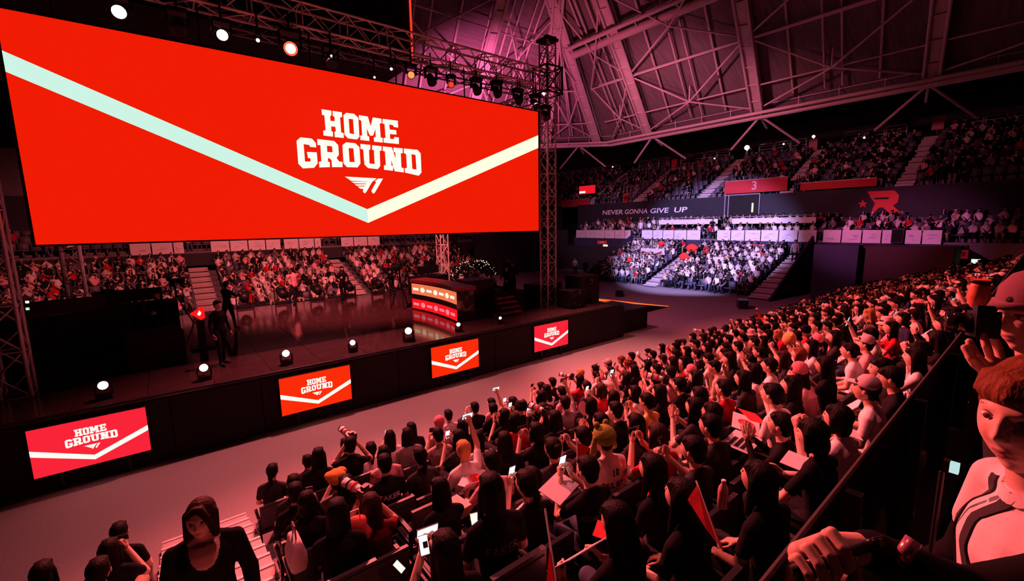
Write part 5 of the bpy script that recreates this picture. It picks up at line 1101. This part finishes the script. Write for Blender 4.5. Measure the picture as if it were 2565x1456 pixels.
# ================================================================== close figures
HERO = head_geo(96, 72, True); m_lip = mat('lip', (.50, .20, .19), .4, noise=.05); m_eye = mat('eye_white', (.72, .66, .64), .3, noise=0)
HHAND = {'grip': hand_geo(1.02, .0032, .9, .6), 'relaxed': hand_geo(.5, .0032, .5, .6), 'hold': hand_geo(.62, .0032, .45, .6, .10)}
def relabel(mb, test, reg):
    for i, f in enumerate(mb.f):
        c = [sum(mb.v[q][d] for q in f)/len(f) for d in range(3)]
        if test(*c): mb.m[i] = reg
def hero(name, prims, hm, hands, mats, vox=.010, neck=None):
    mb = body_geo(prims, vox, 5)
    if neck: relabel(mb, neck, 0)
    merge(mb, HERO, hm)
    for M, k in hands: merge(mb, HHAND[k], M)
    return mb, mb.obj(name, mats, None, True)
# woman coming up the stairs, facing the camera
wz = .131*13; wy = 8.38-.41*12.5
wp = [PR((0, 0, .93), (0, 0, 1.02), .145, .135, 1, 1.12, .85), PR((0, 0, 1.05), (0, .02, 1.25), .13, .152, 1, 1.12, .8), PR((-.125, 0, 1.325), (.125, 0, 1.325), .072, .072, 1), PR((0, 0, 1.40), (.15, 0, 1.345), .05, .048, 1), PR((0, 0, 1.40), (-.15, 0, 1.345), .05, .048, 1), PR((-.09, .01, 1.22), (.09, .01, 1.22), .098, .098, 1), PR((0, 0, 1.37), (0, .018, 1.47), .050, .048, 0)]
wh = []
for s in (1, -1):
    m = lambda p: V((p[0]*s, p[1], p[2])); sh, e, wr = m((.172, 0, 1.33)), m((.235, -.02, 1.06)), m((.25, .07, .82))
    wp += [PR(sh, e, .060, .052, 1), PR(e, wr, .056, .042, 1), PR(m((.09, 0, .9)), m((.10, .03*s, .5)), .098, .065, 2), PR(m((.10, .03*s, .5)), m((.11, .04*s, .1)), .06, .042, 2), PR(m((.11, .03*s, .05)), m((.13, .18+.03*s, .04)), .042, .036, 3)]
    wh.append((handM(wr, wr-e, V((-s, 0, -.2)), s > 0), 'relaxed'))
whm = Matrix.Translation((0, .045, 1.555)) @ Matrix.Rotation(-.22, 4, 'Z') @ Matrix.Rotation(.06, 4, 'X')
_, wo = hero('person', wp, whm, wh, [SK[0], TOP['black'], PANT[0], m_shoe, m_feat, SK[0], m_lip, m_eye], .008, lambda x, y, z: z > 1.425 or (y > -.02 and (x/.088)**2+((z-1.40)/.155)**2 < 1))
wo.scale = (.965,)*3; wo.location = (.03, wy, wz); wo.rotation_euler = (0, 0, math.pi-.1)
tag(wo, 'woman with dark bob and black wide-necked top climbing the stairs towards the camera', 'person')
h_ = link('hair', HM['parted'][1], wo, M=whm); h_.material_slots[0].link = 'OBJECT'; h_.material_slots[0].material = HAIR['brown']
# person at the right edge, turned towards the stage
def pxd(px, py, zd): # point seen at a pixel, zd metres in front of the lens
    return CC+(CF*FPX+CR*(px-PW/2)-CU*(py-PH/2))*(zd/FPX)
hx = pxd(2588, 1052, .93); RZ = math.radians(22)
hm = Matrix.Translation((0, .035, 1.60)) @ Matrix.Rotation(math.radians(44), 4, 'Z') @ Matrix.Rotation(-.06, 4, 'X')
rp_ = [PR((0, 0, .93), (0, 0, 1.02), .135, .125, 1, 1.12, .82), PR((0, 0, 1.06), (0, .01, 1.27), .122, .145, 1, 1.12, .76), PR((-.125, 0, 1.365), (.125, 0, 1.365), .068, .068, 1), PR((0, -.01, 1.43), (.15, 0, 1.385), .05, .046, 1), PR((0, -.01, 1.43), (-.15, 0, 1.385), .05, .046, 1), PR((-.10, .01, 1.24), (.10, .01, 1.24), .09, .09, 1), PR((0, -.01, 1.385), (0, 0, 1.44), .078, .06, 1), PR((0, 0, 1.41), (0, .02, 1.52), .052, .052, 0)]
inv = (Matrix.Translation(hx) @ Matrix.Rotation(RZ, 4, 'Z') @ Matrix.Translation(-hm.translation)).inverted()
L3 = lambda p: inv @ p
sh_r, sh_l = V((.175, 0, 1.37)), V((-.175, 0, 1.37))
# the nearer arm reaches along the barrier in a black sleeve and ends in a closed fist, fingers towards the camera
fc = pxd(2072, 1402, .78); B = (CR*.93+CU*.30).normalized(); U2 = (CU-B*CU.dot(B)).normalized(); T2 = -CF
fing = []
hpr = [PR(L3(fc-B*.028-T2*.030), L3(fc+B*.032-T2*.030), .022, .024, 0), PR(L3(fc+B*.03-T2*.032-U2*.006), L3(fc+B*.085-T2*.036-U2*.03), .027, .028, 0)]
for k, (o_s, rr, up) in enumerate(((-.046, .0090, -.012), (-.023, .0102, -.001), (.001, .0106, .007), (.026, .0106, .012))):
    c = fc+B*o_s+U2*up
    ch = [c-T2*.026+U2*.010, c-T2*.006+U2*.026, c+T2*.014+U2*.010, c+T2*.016-U2*.018, c+T2*.002-U2*.036]
    fing.append([PR(L3(a), L3(b), rr, rr*.97, 0) for a, b in zip(ch, ch[1:])])
tb = [fc+B*.045-U2*.022-T2*.01, fc+B*.030-U2*.040+T2*.012, fc+B*.006-U2*.044+T2*.022]
fing.append([PR(L3(a), L3(b), .0115, .0105, 0) for a, b in zip(tb, tb[1:])])
wr = L3(fc+B*.10-T2*.036-U2*.038); el = L3(pxd(2440, 1500, .80))
rp_ += [PR(sh_l, sh_l.lerp(el, .30), .062, .058, 1), PR(sh_l.lerp(el, .30), el, .058, .052, 5), PR(el, wr, .052, .037, 5)]
le, lw = V((.27, .02, 1.10)), V((.22, .22, .96)); rp_ += [PR(sh_r, sh_r.lerp(le, .5), .062, .056, 1), PR(sh_r.lerp(le, .5), le, .05, .045, 5), PR(le, lw, .045, .032, 5)]
for s in (1, -1): rp_ += [PR((.085*s, 0, .9), (.10*s, .03, .5), .092, .062, 2), PR((.10*s, .03, .5), (.11*s, 0, .1), .058, .042, 2), PR((.11*s, -.02, .05), (.13*s, .13, .04), .042, .036, 3)]
rmb = body_geo(rp_, .008, 5); relabel(rmb, lambda x, y, z: z > 1.445+.02*(y < .02) and x*x+y*y < .02, 0); rbd = MB(); rbd.v, rbd.f = list(rmb.v), list(rmb.f); merge(rmb, HERO, hm); merge(rmb, body_geo(hpr, .0034, 3)); [merge(rmb, body_geo(q, .0026, 2)) for q in fing]; merge(rmb, HHAND['relaxed'], handM(lw, lw-le, V((-1, 0, -.2)), True))
ro = rmb.obj('person', [SK[0], TOP['white'], PANT[0], m_shoe, m_feat, TOP['black'], m_lip, m_eye], None, True); ro.matrix_world = inv.inverted()
tag(ro, 'person in white shirt with black straps at the right edge, face lit red', 'person')
h_ = link('hair', HM['short'][1], ro, M=hm @ Matrix.Diagonal((1.06, 1.05, 1.06, 1))); h_.material_slots[0].link = 'OBJECT'; h_.material_slots[0].material = HAIR['ginger']
bv = BVHTree.FromPolygons([V(p) for p in rbd.v], rbd.f)
def ribbon(name, pts, wid, m, parent):
    """cloth band pressed onto the front of the body along a path of (x, z)"""
    P = []
    for (xa, za), (xb, zb) in zip(pts, pts[1:]):
        for k in range(6): P.append((xa+(xb-xa)*k/6, za+(zb-za)*k/6, xb-xa, zb-za))
    mb = MB(); vs = []
    for x, z, dx, dz in P:
        l = math.hypot(dx, dz); nx, nz = -dz/l*wid, dx/l*wid
        for sg_ in (-1, 1):
            for up in (.0, .007):
                q = (x+nx*sg_, z+nz*sg_); h = bv.ray_cast(V((q[0], 1, q[1])), V((0, -1, 0))); y = h[0].y if h[0] is not None and h[0].y > 0 else .05
                vs.append((q[0], y+up-.002, q[1]))
    n = len(P); fs = [(4*i+a, 4*i+b, 4*i+4+b, 4*i+4+a) for i in range(n-1) for a, b in ((0, 2), (2, 3), (3, 1), (1, 0))]
    return mb.add(vs, fs).obj(name, m, parent)
ribbon('strap', [(.105, 1.42), (.085, 1.34), (.06, 1.25), (.03, 1.12), (.01, 1.0)], .014, m_fab, ro)
ribbon('strap', [(-.02, 1.43), (.0, 1.36), (-.02, 1.28), (-.06, 1.18), (-.09, 1.05)], .014, m_fab, ro)
ribbon('chest_print', [(.10, 1.22), (.05, 1.20)], .022, m_redb, ro); ribbon('collar', [(.062, 1.455), (.03, 1.425), (-.03, 1.425), (-.062, 1.455)], .014, TOP['white'], ro)
gb = empty('selfie_grip', fc); tag(gb, 'black handle gripped by the fist at the lower right', 'handle')
gb.rotation_euler = B.to_track_quat('Z', 'Y').to_euler()
MB().tube((0, 0, -.065), (0, 0, .11), .009, .009, 14).obj('grip', m_blkm, gb, True); MB().tube((0, 0, .075), (0, 0, .10), .0105, .0105, 14).obj('sleeve', m_blkg, gb, True)
pk = empty('pink_tube', atd(2272, 1378, 1.15)); tag(pk, 'small shiny pink tube near the barrier at the lower right', 'tube'); pk.rotation_euler = (CR*.55+CU*.83).normalized().to_track_quat('Z', 'Y').to_euler()
MB().tube((0, 0, -.02), (0, 0, .022), .0125, .0125, 16).obj('barrel', mat('pink_metal', (.62, .26, .34), .25, metal=.5), pk, True); MB().tube((0, 0, -.045), (0, 0, -.02), .0115, .0115, 16).obj('cap', m_blkm, pk, True)
# person in a cap behind, raising a camera
cx = pxd(2592, 800, 1.46); chm = Matrix.Translation((0, .03, 1.60)) @ Matrix.Rotation(math.radians(34), 4, 'Z'); CZ = math.radians(16)
cin = (Matrix.Translation(cx) @ Matrix.Rotation(CZ, 4, 'Z') @ Matrix.Translation(-chm.translation)).inverted(); C3 = lambda px, py, zd: cin @ pxd(px, py, zd)
cp = [PR((0, 0, .93), (0, 0, 1.02), .135, .125, 1, 1.12, .82), PR((0, 0, 1.06), (0, .01, 1.27), .122, .15, 1, 1.12, .76), PR((-.14, 0, 1.37), (.14, 0, 1.37), .072, .072, 1), PR((0, -.01, 1.385), (0, 0, 1.44), .078, .06, 1), PR((0, 0, 1.41), (0, .02, 1.52), .052, .052, 0)]
zq = 1.12; wq = C3(2572, 985, zq+.03); ce = C3(2680, 1110, zq+.08); cs = V((.18, 0, 1.37))
cp += [PR(cs, ce, .062, .05, 1), PR(ce, wq, .046, .032, 5)]
c2w = V((-.22, .06, .88)); c2e = V((-.235, -.01, 1.10)); cp += [PR(V((-.18, 0, 1.37)), c2e, .062, .05, 1), PR(c2e, c2w, .046, .03, 5)]
for s in (1, -1): cp += [PR((.085*s, 0, .9), (.10*s, .03, .5), .092, .062, 2), PR((.10*s, .03, .5), (.11*s, 0, .1), .058, .042, 2), PR((.11*s, -.02, .05), (.13*s, .13, .04), .042, .036, 3)]
hq = [PR(C3(2485, 918, zq), C3(2520, 942, zq+.015), .026, .030, 0), PR(C3(2480, 935, zq+.01), C3(2515, 955, zq+.02), .022, .028, 0), PR(C3(2520, 945, zq+.015), wq, .030, .031, 0)]
for ch, rr in ((((2484, 905, 0), (2470, 868, -.01), (2462, 834, .0)), .0092), (((2470, 915, -.012), (2443, 885, -.022), (2428, 856, -.012)), .0094), (((2466, 926, -.012), (2432, 897, -.026), (2416, 871, -.014)), .0090), (((2470, 940, -.008), (2440, 915, -.02), (2424, 892, -.012)), .0080), (((2510, 912, .012), (2500, 872, .022), (2490, 846, .016)), .0108)):
    q_ = [C3(a, b, zq+d) for a, b, d in ch]
    for a, b in zip(q_, q_[1:]): hq.append(PR(a, b, rr, rr*.93, 0))
cmb = body_geo(cp, .011, 5); merge(cmb, HERO, chm); merge(cmb, body_geo(hq, .0034, 3)); merge(cmb, HHAND['relaxed'], handM(c2w, c2w-c2e, V((1, 0, 0)), False))
co = cmb.obj('person', [SK[1], TOP['charcoal'], PANT[0], m_shoe, m_feat, SK[1], m_lip, m_eye], None, True); co.matrix_world = cin.inverted(); tag(co, 'person in dull pink cap raising a camera at the right frame edge', 'person')
link('hair', HM['short'][1], co, M=chm); ch_ = link('hat', HM['cap'][1], co, M=chm @ Matrix.Diagonal((1.12, 1.12, 1.15, 1))); ch_.material_slots[0].link = 'OBJECT'; ch_.material_slots[0].material = mat('dull_cap', (.20, .10, .13), .95, noise=.15, bump=.2, spec=.05)
cm2 = empty('compact_camera', pxd(2462, 812, zq+.03)); tag(cm2, 'black camera held up beside the dull pink cap', 'camera'); cm2.rotation_euler = (0, .15, CZ)
MB().bx(-.050, .050, -.022, .022, -.034, .034).bx(-.02, .02, -.016, .016, .034, .048).obj('camera_body', m_blkm, cm2); MB().tube((0, .022, 0), (0, .07, 0), .026, .028, 16).obj('lens', m_blkg, cm2, True); slab('screen_back', (0, -.024, 0), (.06, .004, .042), m_blkg, cm2)
cup = empty('light_cup', pxd(2452, 738, 1.30)); tag(cup, 'orange tumbler with dark rim and glowing red lid at the right', 'cup'); cup.scale = (.50, .50, .46)
MB().lathe([(.014, -.095), (.032, -.08), (.052, -.02), (.050, .01), (.043, .055), (.040, .075)], 20).obj('cup_wall', mat('orange_glass', (.75, .22, .12), .35, noise=.25, scale=40), cup, True)
MB().lathe([(.040, .075), (.050, .078), (.052, .092), (.048, .096), (.042, .090)], 20).obj('rim', m_blkm, cup, True); MB().lathe([(.043, .090), (.042, .098), (.02, .101)], 20).obj('lid', glow('lid_red', K_(255, 25, 12), 1.0), cup, True)
rod('stem', (0, 0, -.095), (0, 0, -.20), .010, m_blkm, cup)
# ================================================================== things in the near audience
def at_lap(px, py, dz=-.45): return headplane(px, py, dz)
def bigphone(px, py, dz, roll, gm, label, case_white=True, s=1.):
    e = empty('phone', at_lap(px, py, dz)); tag(e, label, 'phone', 'large phones in the foreground'); z = (CC-V(e.location)).normalized(); x = (CR*math.cos(roll)+CU*math.sin(roll)); x = (x-z*x.dot(z)).normalized(); y = z.cross(x)
    e.matrix_world = Matrix(((x.x*s, y.x*s, z.x*s, e.location.x), (x.y*s, y.y*s, z.y*s, e.location.y), (x.z*s, y.z*s, z.z*s, e.location.z), (0, 0, 0, 1)))
    MB().bx(-.038, .038, -.078, .078, -.005, .004).obj('phone_case', m_phw if case_white else m_ph, e); MB().bx(-.035, .035, -.072, .072, .004, .006).obj('phone_screen', gm, e); return e
e = bigphone(1062, 1366, .06, .30, g_ph, 'brightly lit white phone held low in the foreground', True, .75); slab('app_picture', (.012, .0, .0065), (.04, .05, .001), m_navy, e)
bigphone(1190, 1307, -.10, .26, g_ph2, 'cream glowing phone beside the red cloth in the foreground', True, .8)
e = bigphone(1000, 1420, -.25, .9, g_ph2, 'small pink-lit phone lying on a lap near the bottom', False, .6); 
# empty seat with a box on it
sp = headplane(1082, 1300, -.525)+V((0, .2, -.70)); es = seat(sp.x, sp.y, sp.z, 'empty dark seat with a cardboard box, in front of the lit phones'); es.scale = (1.05, 1., 1.03)
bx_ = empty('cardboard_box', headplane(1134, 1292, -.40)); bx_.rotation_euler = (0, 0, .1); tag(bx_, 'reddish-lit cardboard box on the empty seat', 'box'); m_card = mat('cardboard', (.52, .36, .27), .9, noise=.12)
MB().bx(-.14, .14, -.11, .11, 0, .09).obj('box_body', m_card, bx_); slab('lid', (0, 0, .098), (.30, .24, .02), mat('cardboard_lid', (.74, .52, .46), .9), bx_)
def sheet(px, py, dz, w_, h_, rz, tilt, label, m=m_board, mark=None, cat='paper'):
    e = empty('paper_sign', at_lap(px, py, dz)); e.rotation_euler = (tilt, 0, rz); tag(e, label, cat, 'loose papers in the near audience'); MB().bx(-w_/2, w_/2, -h_/2, h_/2, 0, .006).obj('sheet', m, e)
    if mark == 'ring': MB().lathe([(.045, .007), (.085, .007), (.085, .010), (.045, .010)], 20).obj('ring_print', m_rlogo, e)
    if mark == 'text':
        for k in range(3): MB().bx(-w_*.38, w_*(.1+.1*(k % 2)), h_*(.25-.22*k)-.018, h_*(.25-.22*k)+.018, .006, .009).obj('print_line', TOP['charcoal'], e)
    return e
sheet(1193, 1200, -.28, .40, .32, .7, .15, 'pink-lit poster with red ring print on a lap', mark='ring'); sheet(1858, 1107, -.3, .40, .26, .1, .1, 'white poster with dark print lit by a flash on a lap', mark='text'); sheet(1868, 1062, -.3, .44, .28, .4, .2, 'red and white sheet held behind the flash-lit poster', m_board, 'ring')
sheet(2003, 1160, -.25, .26, .22, .1, .1, 'plain pale sheet on the lap of the person by the barrier'); sheet(2125, 1084, -.25, .22, .16, .5, .2, 'crumpled pale sheet near the barrier'); sheet(1400, 1222, -.15, .36, .22, .3, .3, 'oval pink card held in front of the white shirt'); sheet(1512, 1330, -.25, .17, .12, .5, .1, 'small red sheets on a dark lap at the bottom', m_redb); sheet(1885, 1045, -.2, .3, .2, .8, .3, 'thin red leaflet near the clapping hands', m_redb)
def fan(px, py, label, m, r=.11):
    e = empty('hand_fan', at_lap(px, py, .0)); tag(e, label, 'fan'); e.rotation_euler = (math.radians(60), 0, -.5)
    MB().tube((0, 0, -.004), (0, 0, .004), r, r, 24).obj('fan_disc', m, e); MB().bx(-.012, .012, -r-.12, -r+.01, -.005, .005).obj('handle', m_white, e)
fan(2181, 829, 'round white paper fan held by the person in white', m_white, .13); fan(1468, 1022, 'round pink paper fan in the middle of the audience', TOP['pink'])
fl_ = empty('flag', at_lap(1392, 1400, .05)); fl_.rotation_euler = (-.7, 0, -.6); tag(fl_, 'red pennant flag on a thin stick at the bottom', 'flag'); rod('stick', (0, 0, -.25), (-.03, .02, .24), .006, m_white, fl_)
MB().add([(-.02, .02, .08), (-.02, .02, -.24), (-.16, -.04, -.30), (-.06, -.01, -.1), (-.012, .026, .08), (-.012, .026, -.24), (-.152, -.034, -.30), (-.052, -.004, -.1)], [(0, 3, 2, 1), (4, 5, 6, 7), (0, 4, 7, 3), (3, 7, 6, 2), (2, 6, 5, 1), (1, 5, 4, 0)]).obj('cloth', mat('flag_red', (.65, .02, .03), .85, bump=.3), fl_)
f2 = empty('flag', at_lap(1768, 1275, .0)); f2.rotation_euler = (-.9, 0, -.6); tag(f2, 'red cloth pennant held up near the bottle', 'flag'); rod('stick', (0, 0, -.2), (0, 0, .16), .006, m_white, f2)
MB().add([(0, 0, .14), (-.10, -.02, .05), (-.06, -.05, -.12), (.02, .01, -.22), (.008, .01, .14), (-.092, -.01, .05), (-.052, -.04, -.12), (.028, .02, -.22)], [(0, 1, 2, 3), (7, 6, 5, 4), (0, 4, 5, 1), (1, 5, 6, 2), (2, 6, 7, 3), (3, 7, 4, 0)]).obj('cloth', mat('flag_red', (.65, .02, .03)), f2)
f3 = empty('flag', at_lap(1446, 1140, .05)); tag(f3, 'small bright red pennant left of the green plush hat', 'flag'); rod('stick', (0, 0, -.2), (0, 0, .14), .006, m_white, f3)
MB().add([(0, 0, .12), (.16, -.02, .02), (0, 0, -.10), (0, .008, .12), (.16, -.012, .02), (0, .008, -.10)], [(0, 1, 2), (5, 4, 3), (0, 3, 4, 1), (1, 4, 5, 2), (2, 5, 3, 0)]).obj('cloth', mat('flag_red', (.65, .02, .03)), f3)
bt = empty('water_bottle', at_lap(1811, 1238, -.1)); tag(bt, 'clear pinkish water bottle with cap in the foreground crowd', 'bottle')
MB().lathe([(.02, -.10), (.033, -.095), (.033, .02), (.028, .05), (.014, .075), (.013, .085)], 16).obj('bottle', mat('bottle_plastic', (.55, .30, .33), .15, noise=.1), bt, True); MB().lathe([(.015, .083), (.015, .10), (.012, .102)], 14).obj('cap', m_white, bt, True)
bg = empty('tote_bag', at_lap(745, 1420, -.55)); tag(bg, 'pale red-lit tote bag leaning at the stair side', 'bag')
mb = MB().ell((0, 0, .17), (1, 1, 1), 24, 14); mb.v = [((abs(a)**.45)*math.copysign(.085-.03*(c > .3), a), (abs(b)**.45)*math.copysign(.15, b), .17+math.copysign(abs(c-.17)**.5, c-.17)*.17) for a, b, c in mb.v]; mb.obj('bag_body', TOP['pale grey'], bg, True); MB().path([(0, -.06, .34), (0, -.05, .46), (0, .05, .46), (0, .06, .34)], .009, 6).obj('handle', TOP['grey'], bg)
rc = empty('red_bag', at_lap(890, 1365, -.30)); tag(rc, 'red crumpled shopping bag between the foreground seats', 'bag')
mb = MB().ell((0, 0, .12), (.15, .08, .15), 14, 10); mb.v = [(a*(1+.2*math.sin(30*c)), b*(1+.3*math.sin(25*a)), max(0, c)) for a, b, c in mb.v]; mb.obj('bag_body', mat('red_paper', (.72, .10, .09), .7, noise=.2), rc, True); MB().path([(-.06, 0, .24), (-.05, 0, .33), (.05, 0, .33), (.06, 0, .24)], .006).obj('handle', m_white, rc)
bpy.data.scenes.remove(TS)
